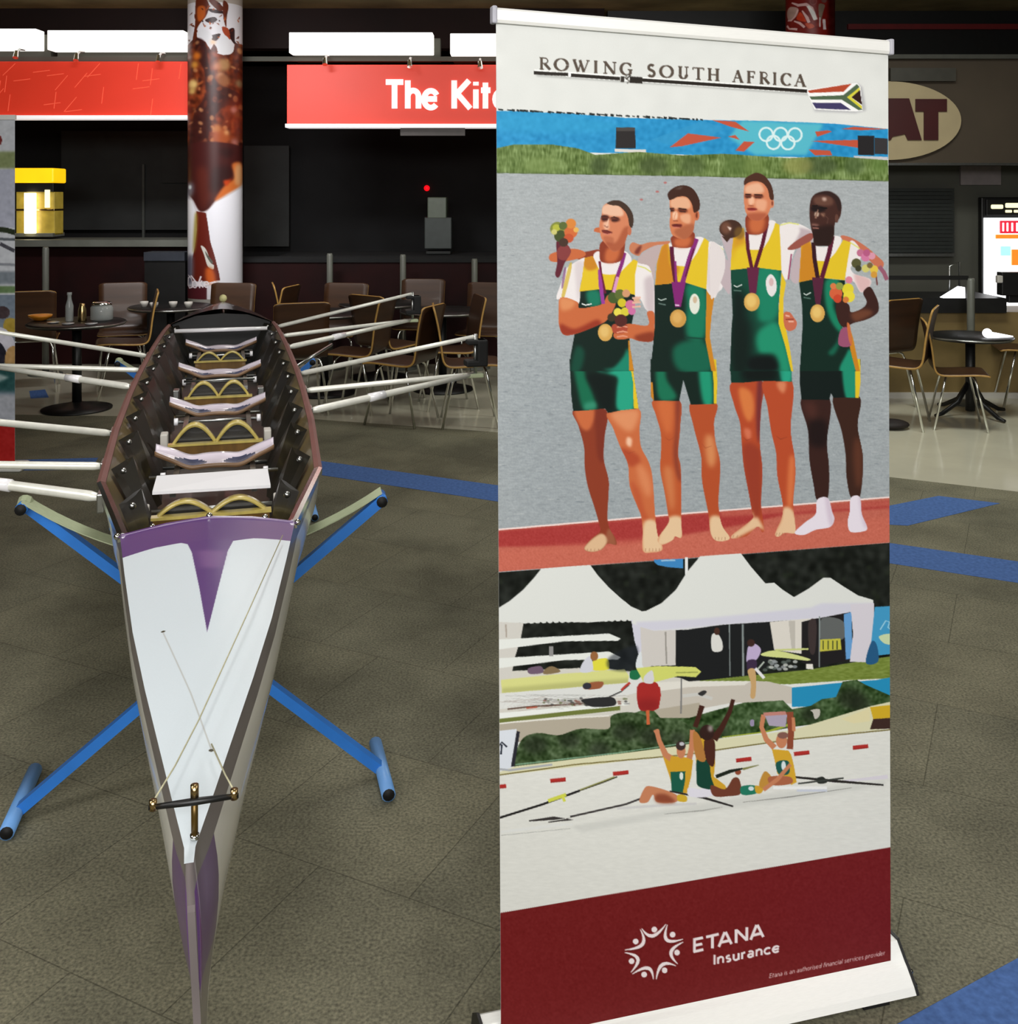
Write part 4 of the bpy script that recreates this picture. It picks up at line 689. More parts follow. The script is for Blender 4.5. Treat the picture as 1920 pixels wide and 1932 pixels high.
    for ch, xa, xb in (('E',1308,1327),('T',1332,1356),('A',1355,1381),('N',1387,1411),('A',1415,1441)):
        yb = 1797.5-(xa-1308)*0.222; W = GL[ch][0]
        for s_ in GL[ch][1]: C.L(wh, [(xa+p/W*(xb-xa), yb-0.222*p/W*(xb-xa)-q*25.5) for p, q in s_], 5.2)
    canvas_text(C, 'Insurance', 1346, 1820.5, 1471, 1796, 18.5, 3.9, wh, gap=0.13)
    canvas_text(C, 'Etana is an authorised financial services provider', 1451, 1846, 1669, 1802, 8.5, 1.35, (206,170,170), gap=0.1, slant=0.18, alpha=.9)
    return C

# ------------------------------------------------------------------ materials
M = {}
def carpet_mat():
    m = bpy.data.materials.new('grey_carpet'); m.use_nodes = True; nt = m.node_tree; N = nt.nodes; L = nt.links; b = N['Principled BSDF']
    tc = N.new('ShaderNodeTexCoord'); mp = N.new('ShaderNodeMapping'); mp.inputs['Rotation'].default_value = (0, 0, math.radians(26.5)); L.new(tc.outputs['Object'], mp.inputs[0])
    br = N.new('ShaderNodeTexBrick'); br.offset = 0.5; br.inputs['Scale'].default_value = 1.0; br.inputs['Brick Width'].default_value = 0.52; br.inputs['Row Height'].default_value = 0.52
    br.inputs['Mortar Size'].default_value = 0.0022; br.inputs['Mortar Smooth'].default_value = 0.5
    br.inputs['Color1'].default_value = S(119, 116, 99); br.inputs['Color2'].default_value = S(113, 111, 96); br.inputs['Mortar'].default_value = S(90, 88, 75); L.new(mp.outputs[0], br.inputs['Vector'])
    n1 = N.new('ShaderNodeTexNoise'); n1.inputs['Scale'].default_value = 1.3; n1.inputs['Detail'].default_value = 5; n1.inputs['Roughness'].default_value = 0.62; L.new(tc.outputs['Object'], n1.inputs['Vector'])
    r1 = N.new('ShaderNodeValToRGB'); r1.color_ramp.elements[0].position = 0.35; r1.color_ramp.elements[0].color = (0.58, 0.58, 0.57, 1); r1.color_ramp.elements[1].position = 0.62; r1.color_ramp.elements[1].color = (1.06, 1.06, 1.04, 1); L.new(n1.outputs['Fac'], r1.inputs[0])
    n2 = N.new('ShaderNodeTexNoise'); n2.inputs['Scale'].default_value = 130; n2.inputs['Detail'].default_value = 3; L.new(tc.outputs['Object'], n2.inputs['Vector'])
    r2 = N.new('ShaderNodeValToRGB'); r2.color_ramp.elements[0].position = 0.3; r2.color_ramp.elements[0].color = (0.6, 0.6, 0.6, 1); r2.color_ramp.elements[1].position = 0.72; r2.color_ramp.elements[1].color = (1.5, 1.48, 1.42, 1); L.new(n2.outputs['Fac'], r2.inputs[0])
    x1 = N.new('ShaderNodeMix'); x1.data_type = 'RGBA'; x1.blend_type = 'MULTIPLY'; x1.inputs[0].default_value = 1; L.new(br.outputs['Color'], x1.inputs['A']); L.new(r1.outputs[0], x1.inputs['B'])
    x2 = N.new('ShaderNodeMix'); x2.data_type = 'RGBA'; x2.blend_type = 'MULTIPLY'; x2.inputs[0].default_value = 1; L.new(x1.outputs['Result'], x2.inputs['A']); L.new(r2.outputs[0], x2.inputs['B'])
    L.new(x2.outputs['Result'], b.inputs['Base Color']); b.inputs['Roughness'].default_value = 0.95; b.inputs['Specular IOR Level'].default_value = 0.15
    return m
M['carpet'] = carpet_mat()
M['blue_carpet'] = mat('blue_carpet', (76, 106, 162), 0.95, 0, 0.2, 60, spec=.15)
M['tile'] = mat('glossy_floor_tile', (198, 194, 174), 0.13, 0, 0.06, 3)
M['ceiling'] = mat('dark_ceiling', (150, 136, 98), 0.9, 0, 0.35, 2)
M['dark'] = mat('kiosk_interior_dark', (18, 19, 20), 0.9, 0, 0.4, 2)
M['grey_dim'] = mat('dim_grey_panel', (40, 43, 42), 0.7, 0, 0.3, 3)
M['slate'] = mat('slate_grey_wall', (74, 74, 66), 0.8, 0, 0.12, 2)
M['brown_wall'] = mat('brown_fascia', (66, 56, 44), 0.8, 0, 0.15, 1.5)
M['maroon'] = mat('dark_red_counter_front', (28, 2, 2), 0.7, 0, 0.5, 2.5, spec=.2)
M['tan_counter'] = mat('tan_counter_front', (124, 104, 62), 0.6, 0, 0.2, 3)
M['black'] = mat('black_satin', (14, 14, 14), 0.45, 0, 0.3, 20)
M['rubber'] = mat('black_rubber', (10, 10, 11), 0.7, 0, 0.3, 30)
M['counter_top'] = mat('grey_counter_ledge', (104, 106, 98), 0.4, 0, 0.15, 5)
M['steel'] = mat('brushed_steel', (176, 178, 176), 0.3, 1, 0.1, 40)
M['chrome'] = mat('chrome', (225, 226, 222), 0.14, 1, 0.05, 20)
M['alu'] = mat('silver_aluminium', (244, 244, 240), 0.4, 0.12, 0.03, 60, stretch=(1, 1, 30))
M['alu_tube'] = mat('rigger_aluminium', (238, 238, 228), 0.36, 0.25, 0.06, 40)
M['red_sign'] = mat('red_sign_panel', (208, 52, 36), 0.45, 0, 0.06, 2, emit=(220, 58, 32), estr=0.42)  # emission stands in for the spotlights' light on the panel
M['white_letter'] = mat('white_letters', (244, 240, 240), 0.4, 0, 0.02, 5, emit=(255, 250, 250), estr=0.55)  # added glow, matching the sign panel
M['lightbox'] = mat('lit_white_box', (240, 240, 236), 0.5, 0, 0.02, 2, emit=(255, 252, 246), estr=1.3)
M['off_white'] = mat('off_white_trim', (196, 192, 184), 0.5, 0, 0.08, 3)
M['plywood'] = mat('brown_plywood_shell', (64, 40, 22), 0.42, 0, 0.25, 3, coat=0.05, stretch=(1, 1, 6))
M['ply_edge'] = mat('light_plywood_edge', (178, 138, 72), 0.45, 0, 0.12, 20)
M['hull_white'] = mat('white_hull_gelcoat', (238, 236, 226), 0.22, 0, 0.03, 3, coat=0.6)
M['hull_grey'] = mat('grey_saxboard', (112, 104, 104), 0.3, 0, 0.15, 8, coat=0.4)
M['hull_red'] = mat('dull_red_gunwale', (116, 74, 68), 0.5, 0, 0.16, 6)
M['purple'] = mat('purple_paint', (92, 58, 112), 0.3, 0, 0.08, 6, coat=0.4)
M['kevlar'] = mat('amber_hull_lining', (100, 84, 48), 0.4, 0, 0.35, 9, coat=0.3)
M['rib'] = mat('dark_rib_laminate', (24, 21, 13), 0.4, 0, 0.4, 14, coat=0.15)
M['gold_ply'] = mat('varnished_gold_wood', (186, 168, 92), 0.3, 0, 0.15, 10, coat=0.5, stretch=(4, 1, 1))
M['gold_dark'] = mat('varnished_brown_wood', (104, 76, 34), 0.3, 0, 0.25, 10, coat=0.5, stretch=(4, 1, 1))
M['seat_hollow'] = mat('dark_slate_seat_hollow', (70, 74, 100), 0.25, 0, 0.3, 20)
M['seat'] = mat('pale_lilac_seat_pad', (214, 204, 216), 0.2, 0, 0.08, 9, coat=0.7)
M['wood_seat'] = mat('seat_underside_wood', (120, 92, 66), 0.4, 0, 0.2, 9)
M['white_gloss'] = mat('white_gloss_board', (246, 245, 248), 0.15, 0, 0.02, 3, coat=0.8)
M['blue_steel'] = mat('blue_painted_steel', (48, 124, 214), 0.34, 0, 0.1, 9, coat=0.3)
M['blue_foot'] = mat('light_blue_painted_steel', (112, 164, 226), 0.4, 0, 0.12, 9)
M['webbing'] = mat('pale_green_webbing', (176, 186, 152), 0.8, 0, 0.1, 60, stretch=(1, 8, 1))
M['black_gloss'] = mat('black_gloss_deck', (16, 17, 15), 0.3, 0, 0.3, 3, coat=0.3)
M['string'] = mat('cream_cord', (186, 182, 150), 0.8, 0, 0.1, 80)
M['brass'] = mat('brass_fitting', (198, 170, 120), 0.25, 1, 0.15, 30)
M['bronze'] = mat('dark_brass_post', (96, 74, 30), 0.35, 0.6, 0.2, 30)
M['cream_ball'] = mat('cream_rubber_ball', (226, 220, 160), 0.4, 0, 0.05, 10)
M['glass'] = mat('clear_glass', (205, 212, 210), 0.08, 0, 0.05, 10, alpha=0.45)
M['orange'] = mat('orange_glazed', (222, 140, 34), 0.35, 0, 0.2, 10)
M['yellow_lit'] = mat('lit_yellow_header', (250, 196, 20), 0.4, 0, 0.12, 8, emit=(255, 196, 16), estr=0.9)
M['amber_panel'] = mat('amber_lit_glass', (150, 132, 58), 0.3, 0, 0.35, 9, emit=(170, 144, 50), estr=0.3)
M['tube_lit'] = mat('lit_tube', (255, 244, 220), 0.4, 0, 0.01, 3, emit=(255, 236, 190), estr=5)
M['red_led'] = mat('red_led', (220, 10, 20), 0.4, 0, 0.01, 3, emit=(255, 10, 20), estr=2.0)
M['cream_sign'] = mat('cream_sign_face', (170, 154, 120), 0.6, 0, 0.06, 4)
M['dark_red'] = mat('dark_red_letters', (58, 2, 4), 0.5, 0, 0.1, 4)
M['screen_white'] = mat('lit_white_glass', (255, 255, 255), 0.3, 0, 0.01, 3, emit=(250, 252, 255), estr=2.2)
M['lit_red'] = mat('lit_red_print', (200, 30, 50), 0.4, 0, 0.2, 30, emit=(214, 40, 60), estr=0.9)
M['lit_orange'] = mat('lit_orange_print', (240, 120, 30), 0.4, 0, 0.2, 30, emit=(246, 130, 40), estr=1.0)
M['lit_cyan'] = mat('lit_cyan_print', (150, 220, 224), 0.4, 0, 0.1, 30, emit=(170, 226, 230), estr=1.0)
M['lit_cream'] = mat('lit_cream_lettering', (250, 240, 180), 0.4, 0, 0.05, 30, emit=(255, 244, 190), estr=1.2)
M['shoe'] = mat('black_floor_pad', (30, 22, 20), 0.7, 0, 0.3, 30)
M['paper'] = mat('white_paper', (245, 244, 240), 0.6, 0, 0.03, 30, emit=(255, 250, 245), estr=0.5)

# ------------------------------------------------------------------ setting
def poly_floor(name, pts, m, z=0.0, th=0.04):
    bm = bmesh.new(); prism(bm, [(p[0], p[1]) for p in pts], lambda x, y, d: (x, y, z-d), th); return structure(name, bm, m)
edge = [(-9, 8.25), (-3.8, 7.85), (-1.49, 7.7), (-0.11, 7.27), (2.24, 6.10), (2.84, 5.80), (9, 2.7)]
poly_floor('floor', [(-9, -4)]+edge[:1]+edge[1:]+[(9, -4)], M['carpet'])
poly_floor('floor', edge+[(9, 15), (-9, 15)], M['tile'])
def strip(name, px): poly_floor(name, [FP(*p)[:2] for p in px], M['blue_carpet'], 0.0015, 0.001)
def seg(a, d, w_):
    n = (d[1], -d[0]); return [a, (a[0]+d[0], a[1]+d[1])]
strip('trim_1', [(575, 866), (935, 915.5), (1678, 1025), (2060, 1080), (2080, 1128), (1920, 1100), (1678, 1063), (935, 946), (575, 892)])
strip('trim_2', [(30, 868), (185, 864), (172, 886), (20, 888)])
strip('trim_3', [(1640, 962), (1770, 936), (1886, 950), (1712, 992), (1640, 988)])
strip('trim_4', [(1640, 1962), (1930, 1803), (2160, 1700), (2400, 1800), (2100, 2100), (1700, 2200)])
strip('trim_5', [(55, 738), (85, 735), (92, 750), (58, 752)])
structure('ceiling', boxm((-9, -4, 3.62), (9, 15, 3.72)), M['ceiling'])
structure('wall_back', boxm((-9, 14, 0), (9, 14.2, 3.7)), M['dark'])
structure('wall_left', boxm((-9.2, -4, 0), (-9, 15, 3.7)), M['slate'])
structure('wall_right', boxm((9, -4, 0), (9.2, 15, 3.7)), M['slate'])
structure('wall_front', boxm((-9, -4.2, 0), (9, -4, 3.7)), M['slate'])
# bulkhead above the signs, red edge line and ceiling beam
YK = 10.0
def wbox(x0, y0, x1, y1, Y, d): a = PX(x0, y0, Y); b = PX(x1, y1, Y); return boxm((a.x, Y, b.z), (b.x, Y+d, a.z))
structure('trim_7', boxm((-9, 10.9, 3.2), (1.0, 11.1, 3.62)), mat('black_red_bulkhead', (26, 8, 6), 0.8, 0, 0.3, 2))
structure('trim_8', wbox(1600, 45, 2300, 55, 11.0, .06), mat('red_edge_line', (110, 14, 16), .5))
structure('trim_9', boxm((1.05, 11.05, 2.93), (9, 11.2, 3.62)), M['black'])
# kiosk on the right: fascia, wall, metal edge
YR = 8.9
structure('wall_right_kiosk', (lambda: (lambda bm: (box(bm, (PX(1560,0,YR).x, YR+.55, 0), (9, YR+.65, PX(0,300,YR+.55).z)), bm)[1])(bmesh.new()))(), M['slate'])
structure('wall_fascia', boxm((PX(1500,0,YR).x, YR, PX(0,309,YR).z), (9, YR+.12, PX(0,112,YR).z)), M['brown_wall'])
structure('trim_10', boxm((PX(1500,0,YR).x, YR-.02, PX(0,312,YR).z), (9, YR, PX(0,307.5,YR).z)), M['steel'])
structure('trim_11', boxm((PX(1500,0,YR).x, YR-.05, PX(0,112,YR).z), (9, YR+.14, PX(0,104,YR).z)), mat('dark_grey_lip', (66, 66, 60), .6))
structure('baseboard_right', boxm((PX(1500,0,8.5).x, 8.47, 0), (9, 8.5, 0.045)), M['off_white'])
# back kitchen interior panels
structure('wall_kitchen', boxm((-9, 12.4, 0), (1.6, 12.5, 3.2)), M['dark'])
structure('trim_12', boxm((-5.3, 12.3, 1.25), (-3.55, 12.38, 2.42)), M['grey_dim'])
structure('trim_13', wbox(268, 310, 272, 452, 12.25, .04), mat('dim_upright', (74, 78, 74), .5))
structure('trim_14', wbox(460, 275, 545, 465, 12.25, .04), M['grey_dim'])

# counters
def counter_left():
    t = thing('service_counter', 'long dark red kiosk counter with grey ledge behind the cafe tables on the left', 'counter', (-4.9, 10.3, 0))
    link('counter_front', boxm((-2.6, -.1, 0), (2.05, .3, 1.16)), M['maroon'], t)
    link('ledge', boxm((-2.6, -.24, 1.16), (2.05, .4, 1.225)), M['counter_top'], t)
    u = thing('service_counter', 'low dark red counter front below the kitchen sign, behind the grey posts', 'counter', (-1.3, 10.3, 0))
    link('counter_front', boxm((-1.5, -.1, 0), (1.5, .3, 1.0)), M['maroon'], u)
    link('ledge', boxm((-1.5, -.12, 1.0), (1.5, .4, 1.03)), M['dark'], u)
    v = thing('service_counter', 'tan fronted counter with thick black top under the oval sign', 'counter', (3.6, 8.7, 0))
    x0 = PX(1560, 0, 8.5).x-3.6
    link('counter_front', boxm((x0, -.2, 0), (5.2, .3, .70)), M['tan_counter'], v)
    link('counter_top', boxm((x0, -.26, .70), (PX(1892,0,8.5).x-3.6, .34, .82)), M['black'], v)
counter_left()

# hanging red signs with raised lettering
def red_sign(x0, x1, y0, y1, yb, label, text=None):
    t = thing('hanging_sign', label, 'sign', PX(x0, y1, YK))
    o = Vector(t.location)
    a, b = PX(x0, y0, YK)-o, PX(x1, y1, YK)-o
    sp_ = boxm((a.x, 0, b.z), (b.x, .14, a.z), 0.004)
    if text: link('sign_panel', sp_, M['red_sign'], t)
    link('lower_rim', boxm((a.x-.01, -.03, b.z-.035), (b.x, .16, b.z)), M['white_letter'], t)
    if text:
        bm = bmesh.new(); st, W = text_strokes('The Kitchen', 0.1, 0.38)
        base = PX(728, 205, YK)-o; h = PX(0, 152, YK).z-PX(0, 205, YK).z; sx = h*1.0
        for s_ in st:
            pts = [Vector((base.x+p*sx, -.02, base.z+q*h)) for p, q in s_]
            wd = h*0.1
            n = len(pts); Ls, Rs = [], []
            for i in range(n):
                d = (pts[min(i+1, n-1)]-pts[max(i-1, 0)]).normalized(); nn = Vector((-d.z, 0, d.x))*wd
                Ls.append(pts[i]+nn); Rs.append(pts[i]-nn)
            for i in range(n-1):
                q4 = [Ls[i], Ls[i+1], Rs[i+1], Rs[i]]
                f = [bm.verts.new(p) for p in q4]; g = [bm.verts.new(p+Vector((0, .02, 0))) for p in q4]
                bm.faces.new(f); bm.faces.new(g[::-1])
                for j in range(4): bm.faces.new((f[j], f[(j+1) % 4], g[(j+1) % 4], g[j]))
        link('lettering', bm, M['white_letter'], t)
    else:
        bm = sp_   # faint line pattern printed on the panel
        random.seed(4)
        for i in range(26):
            x = a.x+(b.x-a.x)*random.random(); z = b.z+(a.z-b.z)*random.random()*.8
            k = random.choice([0, 1, 2]); p = Vector((x, -.001, z)); q = p+Vector(((.16, 0, 0.02), (0.02, 0, .16), (.12, 0, .14))[k])
            q.z = min(q.z, a.z-.02); q.x = min(q.x, b.x-.02)
            tube(bm, [p, q], .0035, 4, 1)
        link('sign_panel', bm, [M['red_sign'], mat('pale_red_line', (222, 92, 66), .5, emit=(226, 88, 62), estr=.55)], t)  # added glow keeps the lines from darkening against the glowing panel
    return t
red_sign(-90, 355, 116, 218, 0, 'plain red hanging sign panel left of the splash-printed column')
red_sign(541, 1190, 122, 234, 0, 'red hanging sign with white lettering The Kitchen', True)

def light_box(x0, x1, label, y0=58, y1=95):
    t = thing('light_box', label, 'light box', PX(x0, y1, 9.9), group='white light boxes above the red signs'); o = Vector(t.location)
    a, b = PX(x0, y0, 9.9)-o, PX(x1, y1, 9.9)-o
    link('lit_face', boxm((a.x, 0, b.z), (b.x, .18, a.z), .006), M['lightbox'], t)
    link('housing', boxm((a.x+.02, .18, b.z-.05), (b.x+.06, .34, a.z-.03)), M['slate'], t)
light_box(-150, 68, 'white lit box cut by the left edge of the frame', 54, 92)
light_box(89, 346, 'long white lit box beside the splash-printed column', 57, 94)
light_box(545, 816, 'long white lit box above the left half of the kitchen sign', 61, 100)
light_box(849, 1110, 'white lit box partly behind the tall banner', 63, 102)
structure('trim_15', boxm((-5.8, 10.05, 2.955), (1.2, 10.1, 3.0)), M['slate'])
first = None
for x, y, lab in ((28, 100, 'leftmost'), (142, 105, 'second from the left'), (297, 108, 'nearest left of the splash-printed column'), (612, 113, 'left one above the kitchen lettering'), (772, 117, 'middle one above the kitchen lettering'), (905, 119, 'one beside the tall banner')):
    p = PX(x, y, 9.8); lb = 'small chrome spotlight arm over the red signs, '+lab
    if first is None:
        first = thing('spotlight', lb, 'spotlight', p, 0, 'small spotlights over the red signs')
        link('arm', tubem([(0, .2, .06), (0, .1, .05), (0, .02, .0)], .012, 8), M['steel'], first)
        link('lamp_head', tubem([(0, .03, .02), (.005, -.0, -.045)], [.018, .026], 10), M['chrome'], first)
    else: dup(first, p, 0, lb)

# small panels and glimmers in the dark kitchens
tag(link('price_plate', wbox(755, 239.5, 877, 256, 10.06, .02), mat('grey_plate', (74, 68, 66), .5)), 'narrow grey plate hanging below the kitchen sign', 'plate')
u_ = thing('back_counter', 'dark back counter inside the kitchen carrying the dim steel machine', 'counter', (-.9, 11.8, 0)); link('cabinet_body', boxm((-1.6, -.38, 0), (1.2, .45, PX(0, 481, 11.5).z-.04)), M['dark'], u_); link('worktop', boxm((-1.62, -.4, PX(0, 481, 11.5).z-.04), (1.22, .45, PX(0, 481, 11.5).z)), M['dark'], u_)
t = thing('coffee_machine', 'dim steel machine in the dark kitchen below the red light', 'machine', PX(828, 480, 11.5))
o = Vector(t.location)
for nm, (x0, y0, x1, y1), mm in (('housing', (800, 410, 852, 470), mat('dim_steel', (60, 66, 64), .4, .3)), ('water_tank', (806, 372, 842, 412), mat('dim_green_glass', (96, 108, 92), .3)), ('tray', (803, 474, 850, 480), M['grey_dim'])):
    a, b = PX(x0, y0, 11.5)-o, PX(x1, y1, 11.5)-o; link(nm, boxm((a.x, 0, b.z), (b.x, .3, a.z), .01), mm, t)
bm = bmesh.new(); bmesh.ops.create_uvsphere(bm, u_segments=14, v_segments=8, radius=.034)
tag(link('indicator_light', bm, M['red_led'], None, True, PX(805, 355, 12.39)), 'tiny glowing red indicator light in the dark kitchen', 'light')
tag(link('menu_board', wbox(306, 276, 354, 345, 12.26, .04), M['grey_dim']), 'dark menu board just left of the splash-printed column', 'board')
t = thing('till_hood', 'blue-grey box on the floor side of the red counter, left of the column', 'cabinet', PX(310, 535, 9.8)); o = Vector(t.location)
a, b = PX(271, 476, 9.8)-o, PX(348, 492, 9.8)-o; link('top', boxm((a.x, 0, b.z), (b.x, .25, a.z)), mat('dim_blue_grey', (52, 56, 64), .4), t)
b2 = PX(348, 540, 9.8)-o; link('cabinet_body', boxm((a.x, .02, -Vector(t.location).z), (b.x, .25, b.z)), M['black'], t)

# lit display at far left
t = thing('food_warmer', 'glowing yellow-topped glass display standing on the left counter', 'display', PX(60, 446, 10.25)); o = Vector(t.location)
q = lambda x0, y0, x1, y1, y, d, nm, mm, bv=.004: link(nm, (lambda a, b: boxm((a.x, y, b.z), (b.x, y+d, a.z), bv))(PX(x0, y0, 10.25)-o, PX(x1, y1, 10.25)-o), mm, t)
q(21, 317, 101, 345, 0, .3, 'lit_header', M['yellow_lit'], .015); q(25, 345, 99, 362, .02, .26, 'collar', M['black'])
q(26, 362, 99, 444, .05, .2, 'glass_body', M['amber_panel']); q(25, 394, 100, 398, .03, .24, 'shelf', M['brass']); q(26, 440, 99, 447, 0, .28, 'base', M['counter_top'])
link('lamp_tube', tubem([PX(57, 364, 10.25)-o, PX(57, 440, 10.25)-o], .055, 14), M['tube_lit'], t, True)
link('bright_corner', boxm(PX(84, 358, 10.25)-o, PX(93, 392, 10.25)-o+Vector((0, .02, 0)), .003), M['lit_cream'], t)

# queue posts
posts = []
def post(x, yt, yb, Y, label):
    p = PX(x, 0, Y); zt = PX(0, yt, Y).z
    t = thing('queue_post', label, 'post', (p.x, Y, 0), group='grey queue posts by the counters')
    link('post', lathem([(.03, 0.02), (.03, zt-.02), (.024, zt)], 14), M['counter_top'], t, True)
    link('base_plate', lathem([(.15, 0), (.15, .012), (.03, .03)], 24), M['counter_top'], t, True)
    return t
for x, yt, lb in ((622, 478, 'grey queue post in front of the dark red counter, left of three'), (760, 480, 'grey queue post in front of the dark red counter, middle of three'), (895, 488, 'grey queue post close to the left edge of the tall banner')): post(x, yt, 600, 9.95, lb)
post(86, 466, 600, 9.6, 'grey queue post under the glowing yellow display')
pr = post(1831, 525, 620, 8.25, 'grey queue post with a black belt, right of the tall banner')
link('belt', boxm((PX(1560,0,8.25).x-pr.location.x, -.005, PX(0,528,8.25).z), (-.02, .005, PX(0,520,8.25).z)), M['black'], pr)

# oval sign
t = thing('oval_sign', 'cream oval wall sign with dark red letters, half behind the banner', 'sign', PX(1672, 228, YR-.01)); o = Vector(t.location); kx = YR/F
bm = bmesh.new(); prism(bm, [(138*math.cos(a), 74*math.sin(a)) for a in np.linspace(0, 2*math.pi, 64, endpoint=False)], lambda x, y, d: (x*kx, -.03+d, y*kx), .03); link('sign_face', bm, M['cream_sign'], t)
def zl(pts, ox=1660, oy=0, k=4.023): return [((x/k+ox-1672), -(y/k+oy-228)) for x, y in pts]
bm = bmesh.new()
for pl in ([(255,755),(490,755),(490,850),(425,850),(425,1065),(318,1065),(318,850),(255,850)], [(75,750),(205,750),(300,1065),(195,1065),(175,1020),(80,1040),(65,1065),(-60,1065),(40,750)], [(-300,750),(-110,750),(-110,830),(-200,830),(-200,870),(-130,870),(-130,940),(-200,940),(-200,985),(-110,985),(-110,1065),(-300,1065)]):
    prism(bm, zl(pl), lambda x, y, d: (x*kx, -.045+d, y*kx), .016)
link('lettering', bm, M['dark_red'], t)
tag(link('air_vent', wbox(1680, 128, 1803, 153, YR-.05, .06), mat('dim_duct', (64, 62, 56), .4)), 'dim grey duct panel above the oval sign', 'duct')
# shutter, plate, fridge, pipe
t = thing('roller_shutter', 'closed dark grey roller shutter behind the tan counter', 'shutter', PX(1740, 478, 9.36)); o = Vector(t.location)
bm = bmesh.new()
for i in range(17):
    a = PX(1600, 355+i*7.2, 9.36)-o; b = PX(1800, 361.4+i*7.2, 9.36)-o; box(bm, (a.x, 0, b.z), (b.x, .03+.01*(i % 2), a.z))
link('slats', bm, mat('shutter_slats', (44, 48, 46), .5, .3), t)
link('shutter_sill', boxm(PX(1600, 478, 9.36)-o, PX(1800, 484, 9.36)-o+Vector((0, .05, 0))), M['steel'], t)
tag(link('wall_plate', wbox(1812, 313, 1888, 349, 9.42, .03), mat('grey_violet_plate', (120, 112, 112), .5)), 'small pale grey plate on the wall above the lit fridge', 'plate')
t = thing('drinks_fridge', 'brightly lit glass-front drinks fridge at the right edge', 'fridge', (PX(1960, 0, 9.36).x, 9.36, 0)); o = Vector(t.location)
q = lambda x0, y0, x1, y1, y, d, nm, mm, bv=.004: link(nm, (lambda a, b: boxm((a.x, y, b.z), (b.x, y+d, a.z), bv))(PX(x0, y0, 9.36)-o, PX(x1, y1, 9.36)-o), mm, t)
link('cabinet', boxm((PX(1851,0,9.36).x-o.x, .0, 0), (PX(2070,0,9.36).x-o.x, .07, PX(0,372,9.36).z), .01), M['black'], t)
q(1858, 376, 2060, 406, -.03, .05, 'header', M['black'])
q(1855, 411, 2062, 578, -.03, .05, 'lit_door', M['screen_white'])
q(1866, 386, 1889, 394, -.04, .02, 'header_mark', M['lit_cream'], .01); q(1893, 383, 1945, 392, -.04, .02, 'header_mark', M['lit_cream'], .01); q(1893, 396, 1905, 401, -.04, .02, 'header_mark', M['lit_cream'], .005); q(1909, 396, 1950, 401, -.04, .02, 'header_mark', M['lit_cream'], .005)
q(1882, 416, 1950, 440, -.045, .02, 'red_product_row', M['lit_red']); q(1874, 442, 1950, 450, -.045, .02, 'orange_shelf_strip', M['lit_orange']); q(1883, 464, 1902, 482, -.045, .02, 'cyan_panel', M['lit_cyan']); q(1904, 470, 1926, 500, -.045, .02, 'orange_panel', M['lit_orange'])
for x in (1886, 1894, 1903, 1912): q(x, 420, x+3, 436, -.052, .02, 'bottle', M['screen_white'])
t = thing('till_screen', 'black till standing on the tan counter in front of the fridge', 'till', PX(1915, 566, 8.6)); o = Vector(t.location); o0 = o
q = lambda x0, y0, x1, y1, y, d, nm, mm, bv=.006: link(nm, (lambda a, b: boxm((a.x, y, b.z), (b.x, y+d, a.z), bv))(PX(x0, y0, 8.6)-o0, PX(x1, y1, 8.6)-o0), mm, t)
q(1890, 514, 1950, 558, 0, .1, 'screen', M['black']); q(1882, 520, 1893, 534, .0, .05, 'receipt_slot', M['off_white']); q(1905, 558, 1935, 572, .02, .06, 'stand', M['black'])
t = thing('wire_rack', 'small thin metal rack standing on the tan counter top', 'rack', PX(1800, 568, 8.62)); o0 = Vector(t.location)
bm = bmesh.new(); tube(bm, [PX(1790, 566, 8.62)-o0, PX(1791, 502, 8.62)-o0, PX(1810, 494, 8.62)-o0, PX(1809, 560, 8.62)-o0], .008, 8); link('frame', bm, M['steel'], t, True)
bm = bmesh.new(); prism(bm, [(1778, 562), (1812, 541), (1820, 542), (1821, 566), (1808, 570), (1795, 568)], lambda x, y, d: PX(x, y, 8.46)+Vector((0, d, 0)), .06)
o_ = link('counter_glare', bm, M['screen_white']); tag(o_, 'bright white wedge-shaped glare on the counter beside the grey post', 'glare')  # glowing wedge put in for a white glare on the counter

# ------------------------------------------------------------------ printed columns
def column(name, label, cat, cx_px, Y, r_px, canvas, ytop, ybot):
    t = thing(name, label, cat, (PX(cx_px, 0, Y).x, Y, 0)); r = r_px/F*Y
    def pos(u, v):
        a = (u-.5)*math.pi*1.0; z = PX(0, ytop, Y).z*(1-v)+PX(0, ybot, Y).z*v
        # rotate so that the middle of the wrap faces the camera
        th = math.atan2(t.location.x, Y)
        x, y = r*np.sin(a), -r*np.cos(a)
        return np.stack([x*math.cos(th)+y*math.sin(th)*1.0, -x*math.sin(th)*1.0+y*math.cos(th), z], -1) if False else np.stack([x*math.cos(-th)-y*math.sin(-th), x*math.sin(-th)+y*math.cos(-th), z], -1)
    def px(u, v): return cx_px+r_px*np.sin((u-.5)*math.pi), ytop+(ybot-ytop)*v
    print_mesh('printed_wrap', canvas, 130, int((ybot-ytop)*1.0)+2, px, pos, print_mat(name+'_print', .4), t)
    link('shaft', lathem([(r*.992, 0), (r*.992, 3.61)], 40), M['off_white'], t, True)
    link('plinth', lathem([(r*1.05, 0), (r*1.05, .12), (r, .14)], 40), M['black'], t, True)
